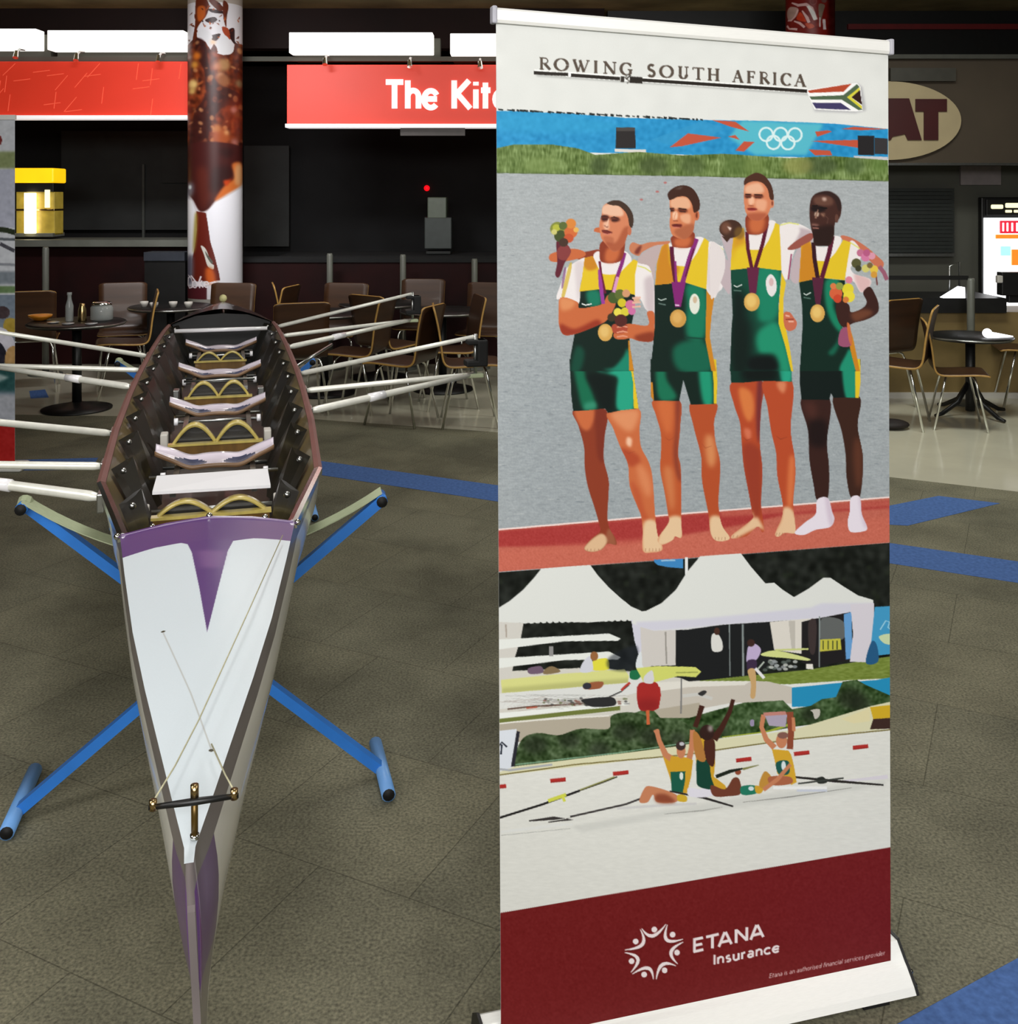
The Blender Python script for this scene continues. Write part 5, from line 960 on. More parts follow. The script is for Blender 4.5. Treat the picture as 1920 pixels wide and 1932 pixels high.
def coke_art():
    C = Canvas(345, -40, 470, 560, 2, (206, 202, 206)); C.frame(340, 0, 6.9)
    br, dk, og = (92, 36, 16), (44, 18, 18), (176, 84, 30)
    C.P((170,160,150), [(60,-200),(900,-200),(900,90),(60,90)], sm=False)
    C.P((212,210,214), [(110,90),(800,90),(800,560),(110,560)], sm=False)
    C.P(br, [(220,60),(300,20),(380,120),(350,260),(260,380),(230,460),(240,600),(200,700),(180,560),(210,360)]); C.P(og, [(240,160),(330,150),(330,280),(250,330)], soft=1)
    C.P(dk, [(380,180),(560,200),(560,230),(420,225)]); C.P(dk, [(330,320),(440,280),(480,320),(400,360)]); C.P(br, [(560,60),(620,120),(600,260),(590,400),(560,300),(550,180)]); C.P(br, [(380,80),(450,60),(560,160),(500,200)]); C.P(dk, [(610,440),(690,400),(700,560),(740,590),(690,600),(620,500)]); C.P(dk, [(400,520),(520,490),(470,580),(400,560)]); C.P((150,60,30), [(540,400),(620,420),(640,560),(560,480)])
    cr_ = np.random.default_rng(3)
    for i in range(34):
        x, y = cr_.uniform(120, 790), cr_.uniform(100, 560); a = cr_.uniform(0, 3.1); L_ = cr_.uniform(20, 70)
        C.L([br, dk, og, (128,60,30)][i % 4], [(x, y), (x+L_*.5*math.cos(a)+8, y+L_*.5*math.sin(a)), (x+L_*math.cos(a), y+L_*math.sin(a))], [4, cr_.uniform(12, 26), 3])
    m = C.P(br, [(110,620),(180,560),(240,540),(340,600),(400,700),(440,620),(500,700),(480,740),(560,760),(680,700),(700,590),(800,580),(810,2300),(100,2400)], sm=False, mask=True)
    C.noise(345, 80, 470, 400, 12, 2.5, 2.5, m, (1.2, .6, .3))
    C.P((206,206,208), [(480,590),(560,500),(640,560),(690,650),(640,740),(500,740)]); C.P((206,206,208), [(240,470),(330,440),(420,520),(380,660),(330,580),(260,540)])
    C.P(dk, [(210,560),(330,600),(380,900),(480,1100),(760,1240),(740,1380),(560,1420),(420,1600),(330,1932),(140,1932),(200,1500),(320,1300),(330,1000),(250,800)], soft=1, alpha=.8)
    for i in range(150):
        x, y = cr_.uniform(110, 800), cr_.uniform(600, 2300); C.E([(70,26,16),(130,60,26),(50,18,20),(160,84,40),(96,40,22),(196,140,90)][i % 6 if i % 5 else 5], x, y, cr_.uniform(8, 40), cr_.uniform(10, 50), ang=cr_.uniform(0,90), soft=1, alpha=.6, clip=m)
    for x, y, r, c in ((180,1130,60,(214,180,110)),(170,1210,44,(196,160,90)),(200,880,46,(190,130,50)),(230,770,50,(186,100,30)),(690,1450,44,(196,150,150)),(530,1800,110,(140,66,30)),(480,1690,50,(160,96,50)),(600,1740,30,(200,150,100)),(520,1020,50,(180,130,100)),(560,880,80,(150,110,70)),(480,900,50,(170,110,80)),(560,1080,80,(130,80,50)),(700,1860,46,(150,90,80)),(130,780,30,(214,200,190)),(760,1100,50,(120,100,70)),(740,1500,40,(120,76,40)),(430,600,26,(220,170,110))): C.E(c, x, y, r, soft=3)
    C.P((120,40,20), [(560,1400),(780,1250),(810,1700),(700,1800),(560,1600)], soft=6, alpha=.5)
    C.frame(340, 280, 6.44)
    C.P((60,22,20), [(90,-20),(740,-20),(745,180),(700,380),(560,520),(440,620),(340,740),(250,760),(180,640),(100,480)], soft=1)
    C.P((86,34,24), [(210,280),(330,260),(420,500),(330,700),(260,700)], soft=5, alpha=.7); C.P(dk, [(480,20),(640,20),(600,120),(500,100)], soft=4); C.P(dk, [(400,260),(620,240),(560,420),(380,540)], soft=5)
    C.P((190,100,44), [(620,200),(740,190),(745,420),(560,560),(420,640),(470,540),(560,430),(650,360)], soft=2); C.P((206,150,100), [(660,230),(740,210),(745,420),(660,440)], soft=3); C.P((180,60,20), [(520,400),(600,380),(640,330),(560,460)], soft=2)
    C.P((228,228,232), [(95,600),(160,640),(200,760),(205,1000),(180,1250),(110,1360),(90,1300)], sm=False); C.P((222,222,228), [(330,770),(440,650),(560,590),(720,490),(760,480),(760,1700),(480,1640),(470,1500),(420,1300),(370,1120),(340,900)], sm=False)
    C.P((96,30,20), [(210,760),(320,780),(340,900),(370,1120),(420,1290),(470,1500),(482,1580),(150,1600),(160,1340),(190,1200),(215,980)], sm=False); C.P((150,130,50), [(195,800),(222,820),(210,1100),(185,1250),(172,1200)], soft=2); C.P((100,96,110), [(95,1330),(170,1300),(165,1600),(95,1600)], soft=3)
    C.P((206,204,196), [(262,1170),(320,1210),(380,1370),(410,1400),(400,1450),(340,1410),(300,1280)]); C.P((90,90,80), [(310,1230),(350,1290),(400,1360),(380,1380),(330,1300)]); C.P((196,90,30), [(320,1440),(400,1450),(430,1600),(330,1600)], soft=3)
    C.P((112,112,124), [(100,430),(170,440),(160,560),(100,600)], soft=4); C.E((200,210,210), 135, 475, 18, 26, soft=1)
    C.P((74,26,32), [(90,1660),(330,1650),(330,1900),(90,1900)], sm=False); C.P((30,30,32), [(90,1900),(800,1900),(800,2000),(90,2000)], sm=False)
    wl = (232,222,226); C.frame(340, 280, 6.44)
    C.L(wl, arc(180, 1600, 62, 70, 30, -30)[:1]+[(150,1530),(118,1560),(110,1640),(130,1680),(170,1660)], 16); C.L(wl, [(115,1525),(150,1560),(165,1610)], 10)
    a = [(192+26*math.cos(t_), 1630+40*math.sin(t_)) for t_ in np.linspace(0, 6.28, 20)]; C.L(wl, a, 14)
    C.L(wl, [(265,1530),(240,1600),(250,1670)], 18); C.L(wl, [(275,1580),(250,1620),(290,1665)], 16); a = [(325+26*math.cos(t_), 1628-34*math.sin(t_)) for t_ in np.linspace(0, 5.4, 18)]; C.L(wl, a, 12); C.L(wl, [(302,1630),(348,1620)], 8); C.L(wl, [(360,1610),(420,1600),(470,1620)], [12,22,8])
    return C
column('printed_column', 'round column wrapped in a brown drink splash and bottle print', 'column', 406, 9.78, 50, coke_art(), -8, 560)
def red_art():
    C = Canvas(1475, -40, 1580, 200, 2, (128, 22, 16)); C.frame(1460, 0, 13.71)
    C.P((70,6,6), [(1350,-500),(1700,-500),(1700,2600),(1400,2600)], sm=False, soft=3)
    wt_ = (232,190,190)
    C.L(wt_, [(480,130),(640,220),(840,220),(960,330),(1080,620)], [30,70,80,110,90]); C.L((250,246,244), [(880,260),(1000,450),(1060,620)], [60,110,80]); C.P((196,160,150), [(360,350),(440,230),(640,300),(620,460),(520,560),(400,560)])
    C.L(wt_, [(640,330),(560,500),(470,580),(380,560)], 40); C.L(wt_, [(740,370),(860,560),(910,690)], [30,80,70]); C.P((206,60,26), [(690,400),(800,560),(820,660),(600,570)]); C.L(wt_, [(540,610),(680,680),(800,800)], [30,60,60]); C.P((196,70,40), [(820,700),(980,720),(1040,800),(900,840)]); C.L(wt_, [(360,680),(420,780),(620,830)], [50,40,60])
    C.P((130,110,96), [(1140,240),(1290,240),(1250,420),(1200,620),(1160,600)]); C.L((220,200,200), [(1170,560),(1170,800)], 40); C.L((226,206,210), [(1270,600),(1290,860)], 70)
    a = [(1010+80*math.cos(t_), 150+90*math.sin(t_)) for t_ in np.linspace(0, 6.28, 24)]; C.L((150,70,70), a, 22); C.E((104,60,56), 1270, 110, 70, 80); C.noise(1475, -40, 1580, 60, 6, 3, 3)
    return C
column('printed_column', 'red column with white line print rising behind the tall banner', 'column', 1528, 9.6, 45, red_art(), -8, 190)

# ------------------------------------------------------------------ tall roll-up banner
DL, DR, XL, XR = 1.956, 2.166, (945-CX)/F*1.956, (1680-CX)/F*2.166
kk = (XR-XL)/(DR-DL)
ban = thing('roll_up_banner', 'tall roll-up banner with rowers photographs, white heading and maroon footer', 'banner', (XL, DL, 0), math.atan2(DR-DL, XR-XL))
Rb = Matrix.Rotation(-ban.rotation_euler.z, 3, 'Z')
def bpx(x, y):   # photo pixel on the banner sheet -> banner-local point
    x = np.asarray(x, float); y = np.asarray(y, float)
    Y = (XL-DL*kk)/((x-CX)/F-kk); X = (x-CX)/F*Y; Z = HC-(y-HZ)/F*Y
    c, s_ = Rb[0][0], Rb[1][0]; dx, dy = X-XL, Y-DL
    return np.stack([dx*c-dy*s_, dx*s_+dy*c, Z], -1)
cor = [(935.5, 40), (1675, 100), (1680, 1813), (945, 1968)]
def bfn(u, v):
    tx = [cor[i][0] for i in range(4)]; ty = [cor[i][1] for i in range(4)]
    x = (1-v)*((1-u)*tx[0]+u*tx[1])+v*((1-u)*tx[3]+u*tx[2]); y = (1-v)*((1-u)*ty[0]+u*ty[1])+v*((1-u)*ty[3]+u*ty[2]); return x, y
BC = banner_art()
print_mesh('printed_sheet', BC, 560, 1420, bfn, lambda u, v: bpx(*bfn(u, v)), print_mat('banner_print', .5, gain=1.0, spec=.2), ban, thick=(0, .0012, 0))
W_ = math.hypot(XR-XL, DR-DL)
pl, pr_ = Vector(bpx(931, 29)), Vector(bpx(1677, 90))
bm = bmesh.new(); d = (pr_-pl).normalized(); up_ = Vector((0, 0, 1)); hh = .0142
def rail_prof(s_): return [pl+d*s_+Vector((0, y, z)) for y, z in ((-.007, -hh), (-.009, -hh*.6), (-.009, hh*.7), (-.005, hh), (.006, hh), (.008, hh*.7), (.008, -hh))]
Lr = (pr_-pl).length; r0 = [bm.verts.new(p) for p in rail_prof(0.004)]; r1 = [bm.verts.new(p) for p in rail_prof(Lr-.004)]
bm.faces.new(r0); bm.faces.new(r1[::-1]); [bm.faces.new((r0[i], r0[(i+1) % 7], r1[(i+1) % 7], r1[i])) for i in range(7)]
link('top_rail', bm, M['alu'], ban)
for s_, c_ in ((0, 'grey_cap'), (Lr, 'grey_cap')):
    p = pl+d*s_; link('end_cap', boxm(p+Vector((-.005, -.012, -hh-.002)), p+Vector((.005, .011, hh+.003)), .003), mat('grey_plastic_cap', (176, 176, 186), .5), ban)
link('support_pole', tubem([(W_/2, .05, .05), (W_/2, .03, 1.9)], .008, 10), M['steel'], ban)
prof = [(-.036, .004), (-.044, .010), (-.036, .022), (-.012, .046), (-.004, .052), (.004, .060), (.022, .078), (.05, .076), (.085, .05), (.10, .004)]
bm = bmesh.new(); e = .03
r0 = [bm.verts.new((-e, y, z)) for y, z in prof]; r1 = [bm.verts.new((W_+e, y, z)) for y, z in prof]; n = len(prof)
bm.faces.new(r0); bm.faces.new(r1[::-1]); [bm.faces.new((r0[i], r0[(i+1) % n], r1[(i+1) % n], r1[i])) for i in range(n)]
link('base_cassette', bm, M['alu'], ban)
for xx in (-e-.006, W_+e):
    bm = bmesh.new(); prism(bm, [(y*1.04, z*1.04) for y, z in prof], lambda a, b, dd: (xx+dd, a, b), .006); link('end_plate', bm, M['black'], ban)
    for yy, zz in ((-.026, .016), (-.012, .034)):
        sx = 1 if xx > 0 else -1; x_ = xx+(.006 if sx > 0 else 0)
        link('screw', tubem([(x_, yy, zz), (x_+sx*.006, yy, zz)], .0055, 12), M['chrome'], ban, True)
bm = bmesh.new()
for xx in (.06, W_-.06): box(bm, (xx-.03, -.04, 0), (xx+.03, .1, .006))
link('foot_pad', bm, M['rubber'], ban)

# far roll-up banner, cut by the left edge
YB = 6.25
C2 = Canvas(-130, 215, 32, 890, 2, (212, 216, 224)); C2.frame(0, 0, 1)
C2.P((206,210,218), [(-130,215),(32,215),(32,285),(-130,285)], sm=False); C2.P((136,148,102), [(-130,286),(32,286),(32,318),(-130,318)], sm=False, soft=2); C2.P((186,190,208), [(-130,320),(32,320),(32,430),(-130,430)], sm=False)
C2.L((40,50,30), [(-130,428),(10,434),(32,440)], 10); C2.L((90,96,104), [(-130,448),(32,452)], 5); C2.L((80,80,90), [(0,460),(28,474)], 7); C2.L((150,154,164), [(-130,495),(32,500)], 5); C2.P((130,140,150), [(-130,515),(32,512),(32,536),(-130,538)], sm=False, soft=2); C2.P((106,134,90), [(-130,540),(32,540),(32,553),(-130,555)], sm=False, soft=1); C2.P((124,138,154), [(-130,556),(32,556),(32,790),(-130,790)], sm=False)
C2.E((70,56,60), 5, 590, 14, 12); C2.P((176,150,60), [(10,603),(30,603),(32,625),(8,628)]); C2.P((214,212,226), [(-10,622),(12,622),(30,650),(24,668),(-4,660)]); C2.P((34,32,46), [(-20,640),(4,650),(14,680),(-20,690)]); C2.P((190,150,96), [(14,660),(30,655),(32,690),(10,690)]); C2.P((40,84,84), [(-130,690),(32,690),(32,740),(-130,735)], sm=False, soft=4); C2.P((160,180,180), [(-20,700),(18,712),(-10,724)], soft=2); C2.P((176,180,190), [(-130,745),(32,745),(32,792),(-130,792)], sm=False, soft=3)
C2.P((172,30,28), [(-130,794),(32,796),(32,884),(-130,884)], sm=False); C2.E((120,40,40), 0, 265, 4, 9)
C2.noise(-130, 215, 32, 890, 4, 2, 2)
o = PX(-50, 0, YB); b2_ = thing('roll_up_banner', 'far roll-up banner with red foot, cut off by the left edge of the frame', 'banner', (o.x, YB, 0))
print_mesh('printed_sheet', C2, 90, 400, lambda u, v: (-128+u*156, 219+v*664), lambda u, v: np.stack([(-128+u*156-CX)/F*YB-o.x, 0*u, HC-(219+v*664-HZ)/F*YB], -1), print_mat('far_banner_print', .5), b2_, thick=(0, .0015, 0))
a, b = PX(-128, 217, YB)-o, PX(28, 224, YB)-o
link('top_rail', boxm((a.x-.005, -.01, PX(0,226,YB).z), (b.x+.005, .012, PX(0,217,YB).z)), M['alu'], b2_)
link('base_cassette', boxm((a.x-.03, -.05, 0.0), (b.x+.06, .08, .045), .015), M['alu'], b2_)

# ------------------------------------------------------------------ rowing boat (local: x across, y along towards the far bow, z up)
ZG = 0.93
ANG = math.radians(15.05)
boat = thing('rowing_boat', 'long white and purple rowing four seen from its pointed stern, resting on blue slings', 'rowing boat', (-.761, 2.667, 0), ANG)
def itp(tab, s):
    if s <= tab[0][0]: return tab[0][1]
    for (a, va), (b, vb) in zip(tab, tab[1:]):
        if s <= b: return va+(vb-va)*(s-a)/(b-a)
    return tab[-1][1]
HW = [(-1.60, .003), (-1.574, .004), (-1.468, .023), (-1.343, .045), (-1.173, .075), (-.958, .11), (-.68, .148), (-.44, .179), (-.3, .208), (0, .271), (.6, .298), (1.4, .315), (2.3, .312), (3.0, .300), (3.3, .285), (3.7, .22), (4.1, .13), (4.45, .03), (4.52, .008)]
DP = [(-1.60, .29), (-1.40, .28), (-1.0, .26), (0, .27), (3, .27), (4, .2), (4.52, .05)]
def hw(s): return itp(HW, s)
def dep(s): return itp(DP, s)
SS = [-1.60, -1.574, -1.55, -1.525, -1.50, -1.468, -1.40, -1.343, -1.26, -1.173, -1.07, -.958, -.82, -.68, -.53, -.44, -.3, -.2, -.1, 0, .2, .4, .6, .9, 1.2, 1.6, 2.0, 2.4, 2.8, 3.05, 3.3, 3.5, 3.7, 3.9, 4.1, 4.3, 4.45, 4.52]
TT = [0, .05, .11, .2, .28, .38, .5, .62, .74, .85, .94, 1.0]
def sec(s, t):
    h = hw(s); d = dep(s)
    tip = min(1.0, max(0.0, (s+1.6)/1.2))
    if s < 0:
        k = min(1, max(0, -s/.35)); bul = .012*k*min(1, (s+1.62)/.1)
        wA = (h+bul*math.sin(math.pi*min(1, t*1.35+.02)))*(1-t**(1.8+1.2*tip))
        wB = h*(1-.10*t)*math.sqrt(max(0, 1-t**3.2))
        w_ = wA*k+wB*(1-k)
    else: w_ = h*(1-.12*t)*math.sqrt(max(0, 1-t**3.2))
    return max(w_, .0025), ZG-d*t
bm = bmesh.new(); grid = {}
for side in (-1, 1):
    for i, s in enumerate(SS):
        for j, t in enumerate(TT):
            w_, z = sec(s, t); grid[side, i, j] = bm.verts.new((side*w_+.05*(ZG-z), s, z))
    for i in range(len(SS)-1):
        for j in range(len(TT)-1):
            f = bm.faces.new((grid[side, i, j], grid[side, i+1, j], grid[side, i+1, j+1], grid[side, i, j+1]))
            sm_, tm = (SS[i]+SS[i+1])/2, (TT[j]+TT[j+1])/2
            if tm < .11: mi = 1 if sm_ < -.1 else 2
            elif sm_ < -1.49: mi = 3 if tm < .5 else 1
            else: mi = 0
            if sm_ > 3.3: mi = 4
            f.material_index = mi
for i in range(len(SS)-1): bm.faces.new((grid[-1, i, len(TT)-1], grid[-1, i+1, len(TT)-1], grid[1, i+1, len(TT)-1], grid[1, i, len(TT)-1])).material_index = 1
bm.faces.new([grid[-1, 0, j] for j in range(len(TT))]+[grid[1, 0, j] for j in range(len(TT)-1, -1, -1)]).material_index = 1
hull = link('hull', bm, [M['hull_white'], M['hull_grey'], M['hull_red'], M['purple'], M['black_gloss']], boat, True)
hull['label'] = 'white hull with grey saxboard and purple stern tip'
# inner lining of the cockpit
bm = bmesh.new(); SI = [s for s in SS if -.45 <= s <= 3.35]; TI = [0, .1, .25, .42, .6, .72]
g = {}
for i, s in enumerate(SI):
    for j, t in enumerate(TI):
        for side in (-1, 1):
            h = hw(s)-.014; z = ZG-.002-.20*t/.72; w_ = h*(1-.42*(t/.72)); g[side, i, j] = bm.verts.new((side*w_, s, z))
for i in range(len(SI)-1):
    for j in range(len(TI)-1):
        for side in (-1, 1):
            v = (g[side, i, j], g[side, i+1, j], g[side, i+1, j+1], g[side, i, j+1]); bm.faces.new(v)
    v = (g[-1, i, 5], g[-1, i+1, 5], g[1, i+1, 5], g[1, i, 5]); bm.faces.new(v).material_index = 1
link('cockpit_lining', bm, [M['kevlar'], M['rib']], boat, True)
# gunwale cap rails
for side in (-1, 1):
    bm = bmesh.new(); rings = []
    for s in SI:
        h = hw(s); rings.append([bm.verts.new((side*(h+a), s, ZG+b)) for a, b in ((.007, -.012), (.007, .004), (-.002, .008), (-.014, .004), (-.014, -.01))])
    for i in range(len(rings)-1):
        for k in range(5):
            f = bm.faces.new((rings[i][k], rings[i][(k+1) % 5], rings[i+1][(k+1) % 5], rings[i+1][k])); f.material_index = 0 if SI[i] < -.02 else 1
    bm.faces.new(rings[0]); bm.faces.new(rings[-1])
    link('gunwale', bm, [M['chrome'], M['hull_red']], boat)
# stern deck with painted purple T, in deck coordinates traced on the photograph
def deck_sw(x, y):   # pixel -> (s, w) on the plane z = ZG+.012
    p = FP(x, y, ZG+.012); dx, dy = p.x+.761, p.y-2.667
    return (-dx*math.sin(ANG)+dy*math.cos(ANG), dx*math.cos(ANG)+dy*math.sin(ANG))
DC = Canvas(-260, -1650, 260, -300, 2, (214, 224, 230)); DC.frame(0, 0, 1)   # canvas in millimetres (x = w, y = s)
def dp(pts): return [(b*1000, a*1000) for a, b in (deck_sw(*p) for p in pts)]
DC.P((92, 60, 120), dp([(205,1038),(205,930),(395,890),(640,900),(610,985),(600,1004),(555,1010),(480,1017),(440,1026),(430,1044),(412,1110),(391,1190),(376,1110),(362,1048),(354,1033),(342,1030),(290,1034),(225,1043)]), sm=False)
DC.P((150, 112, 156), dp([(372,1045),(425,1045),(415,1075),(380,1075)]), sm=False, soft=8, alpha=.45)
for a in ([(400,1404),(360,1300),(308,1188)],): DC.L((176, 176, 170), dp(a), 2.0, alpha=.7)
for p in ((308, 1186), (399, 1403)): c_ = dp([p])[0]; DC.E((60, 56, 36), c_[0], c_[1], 3.4); 
def dpos(u, v):
    s = -1.602+v*(1.602-.44); h = np.interp(s, [a for a, b in HW], [b for a, b in HW]); w_ = (u-.5)*2*(h+.002)
    z = ZG+.001+.016*(1-(2*u-1)**2)*np.clip((s+1.574)/1.0, 0, 1)+ .006*(1-np.abs(2*u-1))*np.clip((s+.9)/.5, 0, 1)
    return np.stack([w_, s+.012*(1-np.abs(2*u-1))*np.clip((s+.7)/.3, 0, 1)**2, z], -1)
def dpx(u, v): p = dpos(u, v); return p[..., 0]*1000, p[..., 1]*1000
dm = print_mat('deck_paint', .3, gain=1.0, spec=.4); dm.node_tree.nodes['Principled BSDF'].inputs['Coat Weight'].default_value = .15; dm.node_tree.nodes['Principled BSDF'].inputs['Coat Roughness'].default_value = .15
dk_ = print_mesh('stern_deck', DC, 220, 800, dpx, dpos, dm, boat); dk_['label'] = 'glossy white stern deck with purple T shape'
for p in dk_.data.polygons: p.use_smooth = True
link('deck_lip', (lambda bm: (tube(bm, [(-.178, -.44, ZG), (-.09, -.434, ZG+.015), (0, -.429, ZG+.022), (.09, -.434, ZG+.015), (.178, -.44, ZG)], .005, 8), bm)[1])(bmesh.new()), M['purple'], boat)
for x_, s_, z_ in ((0, -.426, .026), (-.118, -.415, .008), (.118, -.415, .010), (-.186, -.45, .004), (.187, -.45, .004)):
    bm = bmesh.new(); bmesh.ops.create_uvsphere(bm, u_segments=12, v_segments=8, radius=.007); link('deck_bolt', bm, M['chrome'], boat, True, (x_, s_, ZG+z_))
# bulkhead under the deck lip
bm = bmesh.new(); prism(bm, [(-.17, ZG-.01), (0, ZG+.012), (.17, ZG-.01), (.10, ZG-.2), (-.10, ZG-.2)], lambda a, b, d_: (a, -.445-d_, b), .006); link('stern_bulkhead', bm, M['gold_dark'], boat)
# bow canvas: black arched deck that runs into the bow
bm = bmesh.new(); SB = [3.28, 3.4, 3.55, 3.7, 3.9, 4.1, 4.3, 4.45, 4.52]; rings = []
for s in SB:
    h = hw(s); cam_ = itp([(3.28, .085), (3.7, .07), (4.2, .03), (4.52, .004)], s)
    rings.append([bm.verts.new((u*h, s, ZG+.002+cam_*(1-abs(u)**1.7))) for u in np.linspace(-1, 1, 17)])
for i in range(len(rings)-1):
    for k in range(16): bm.faces.new((rings[i][k], rings[i][k+1], rings[i+1][k+1], rings[i+1][k]))
o_ = link('bow_deck', bm, M['black_gloss'], boat, True); o_['label'] = 'black arched bow deck'
bm = bmesh.new(); prism(bm, [(-.27, ZG), (-.14, ZG+.045), (0, ZG+.055), (.14, ZG+.045), (.27, ZG), (.17, ZG-.2), (-.17, ZG-.2)], lambda a, b, d_: (a, 3.34+d_, b), .006); link('bow_bulkhead', bm, M['black'], boat)
bm = bmesh.new(); bmesh.ops.create_uvsphere(bm, u_segments=18, v_segments=12, radius=.026); link('bow_ball', bm, M['cream_ball'], boat, True, (0, 4.5, ZG+.03))
# ribs along both sides
for side in (-1, 1):
    for k in range(11):
        s = -.22+k*.335; h = hw(s); h2 = hw(s+.02)
        bm = bmesh.new()
        pts = [(side*(h-.020), s, ZG+.007), (side*(h2-.050), s+.10, ZG+.006), (side*(h*.60), s+.17, ZG-.165), (side*(h*.56), s-.03, ZG-.19)]
        a = [bm.verts.new(p) for p in pts]; b = [bm.verts.new((p[0]-side*.012, p[1]+.05, p[2]-.004)) for p in pts]
        bm.faces.new(a); bm.faces.new(b[::-1]); [bm.faces.new((a[i], a[(i+1) % 4], b[(i+1) % 4], b[i])) for i in range(4)]
        rb = link('rib', bm, M['rib'], boat)
        for p_ in ((side*(h-.048), s+.02, ZG-.004), (side*(h*.74), s+.05, ZG-.095)):
            bm = bmesh.new(); bmesh.ops.create_uvsphere(bm, u_segments=8, v_segments=6, radius=.0085); link('bolt', bm, M['steel'], rb, True, p_)
# slide rails
for side in (-1, 1):
    for s0 in (.25, 1.05, 1.85, 2.65):
        link('slide_rail', boxm((side*.11-.008, s0, ZG-.115), (side*.11+.008, s0+.5, ZG-.098)), M['steel'], boat)
# stretchers with two arched heel loops, seats
ST = [(-.085, .28, .036), (.69, .285, .066), (1.48, .25, .062), (2.40, .235, .045)]
for s0, wd, ah in ST:
    z0 = ZG-.075
    e_ = bmesh.new(); box(e_, (-wd/2, s0-.006, z0-.035), (wd/2, s0+.012, z0+.004), 0, .002); st = link('foot_stretcher', e_, M['gold_dark'], boat)
    link('stretcher_edge', boxm((-wd/2-.004, s0-.010, z0), (wd/2+.004, s0+.016, z0+.007)), M['gold_ply'], st)
    for c_ in (-.25, .25):
        cx_ = c_*wd*.92; rw = wd*.235; bm = bmesh.new(); n = 18; ring = []
        for i in range(n+1):
            a = math.pi*i/n; uu = math.cos(a)
            ring.append([bm.verts.new((cx_+rw*1.04*uu*k2, s0+.004+y_, z0+.004+ah*max(0, math.cos(uu*math.pi/2))**.95*k1)) for k1, k2, y_ in ((1, 1, 0), (1, 1, .03), (.80, .86, .03), (.80, .86, 0))])
        for i in range(n):
            for k in range(4): bm.faces.new((ring[i][k], ring[i][(k+1) % 4], ring[i+1][(k+1) % 4], ring[i+1][k]))
        link('heel_arch', bm, M['gold_ply'], st, True)
        bm = bmesh.new(); prism(bm, [(cx_+rw*.9*uu, z0+.002+ah*.86*math.cos(uu*math.pi/2)) for uu in np.linspace(-1, 1, 14)], lambda a, b, d_: (a, s0+.028+d_, b), .006); link('footboard', bm, M['rib'], st)
SE = [(.54, .352), (1.32, .352), (2.16, .365), (2.96, .365)]
for s0, wd in SE:
    z0 = ZG-.075; bm = bmesh.new(); nx_, ny_ = 57, 15; G2 = {}
    for i in range(nx_):
        u = -1+2*i/(nx_-1)
        for j in range(ny_):
            v = -1+2*j/(ny_-1)
            dish = -.010*(math.exp(-((abs(u)-.42)/.2)**2))+.036*u*u-.018
            yy = v*(.055-.022*abs(u)**2.5)+.02*u*u
            for k_, dz in ((0, 0), (1, -.014)): G2[k_, i, j] = bm.verts.new((u*wd/2, s0+yy, z0+dish+.016*v*v*(1 if v > 0 else .5)+dz))
    for i in range(nx_-1):
        for j in range(ny_-1):
            f = bm.faces.new([G2[0, i, j], G2[0, i+1, j], G2[0, i+1, j+1], G2[0, i, j+1]]); uc = abs(-1+2*(i+.5)/(nx_-1)); vc = -1+2*(j+.5)/(ny_-1); f.material_index = 2 if ((uc-.42)/.27)**2+((vc+.05)/.62)**2 < 1 else 0
            f = bm.faces.new([G2[1, i, j], G2[1, i, j+1], G2[1, i+1, j+1], G2[1, i+1, j]]); f.material_index = 1
        for j in (0, ny_-1): f = bm.faces.new([G2[0, i, j], G2[0, i+1, j], G2[1, i+1, j], G2[1, i, j]]); f.material_index = 1
    for i in (0, nx_-1):
        for j in range(ny_-1): f = bm.faces.new([G2[0, i, j], G2[0, i, j+1], G2[1, i, j+1], G2[1, i, j]]); f.material_index = 1
    se = link('sliding_seat', bm, [M['seat'], M['wood_seat'], M['seat_hollow']], boat, True)
    for yy in (-.06, .05): link('axle', tubem([(-wd*.44, s0+yy-.02, z0-.038), (wd*.44, s0+yy-.02, z0-.038)], .006, 8), M['steel'], se, True)
    for sx in (-1, 1): link('wheel', tubem([(sx*wd*.40, s0-.08, z0-.037), (sx*wd*.44, s0-.08, z0-.037)], .014, 12), M['white_gloss'], se, True)
bm = bmesh.new(); pts = [(-.155, .125, ZG-.062), (.150, .125, ZG-.066), (.146, .225, ZG-.046), (-.150, .225, ZG-.046)]
a = [bm.verts.new(p) for p in pts]; b = [bm.verts.new((p[0], p[1], p[2]-.008)) for p in pts]; bm.faces.new(a); bm.faces.new(b[::-1]); [bm.faces.new((a[i], a[(i+1) % 4], b[(i+1) % 4], b[i])) for i in range(4)]
o_ = link('cross_board', bm, M['white_gloss'], boat); o_['label'] = 'flat white board across the cockpit'
for s0, wd in ((.36, .36), (.02, .3), (1.95, .3)): link('cross_tube', tubem([(-wd/2, s0, ZG-.085), (wd/2, s0, ZG-.085)], .0055, 8), M['steel'], boat, True)
link('cross_tube', tubem([(-.24, 3.02, ZG+.002), (.24, 3.02, ZG+.002)], .011, 10), M['white_gloss'], boat, True)
for sx, s0 in ((1, .80), (-1, .82), (1, .0), (-1, -.02), (1, 1.6), (-1, 1.62)): link('clamp_block', boxm((sx*.165-.012, s0-.02, ZG-.11), (sx*.165+.012, s0+.03, ZG-.06), .004), M['off_white'] if s0 < 1 else M['steel'], boat)
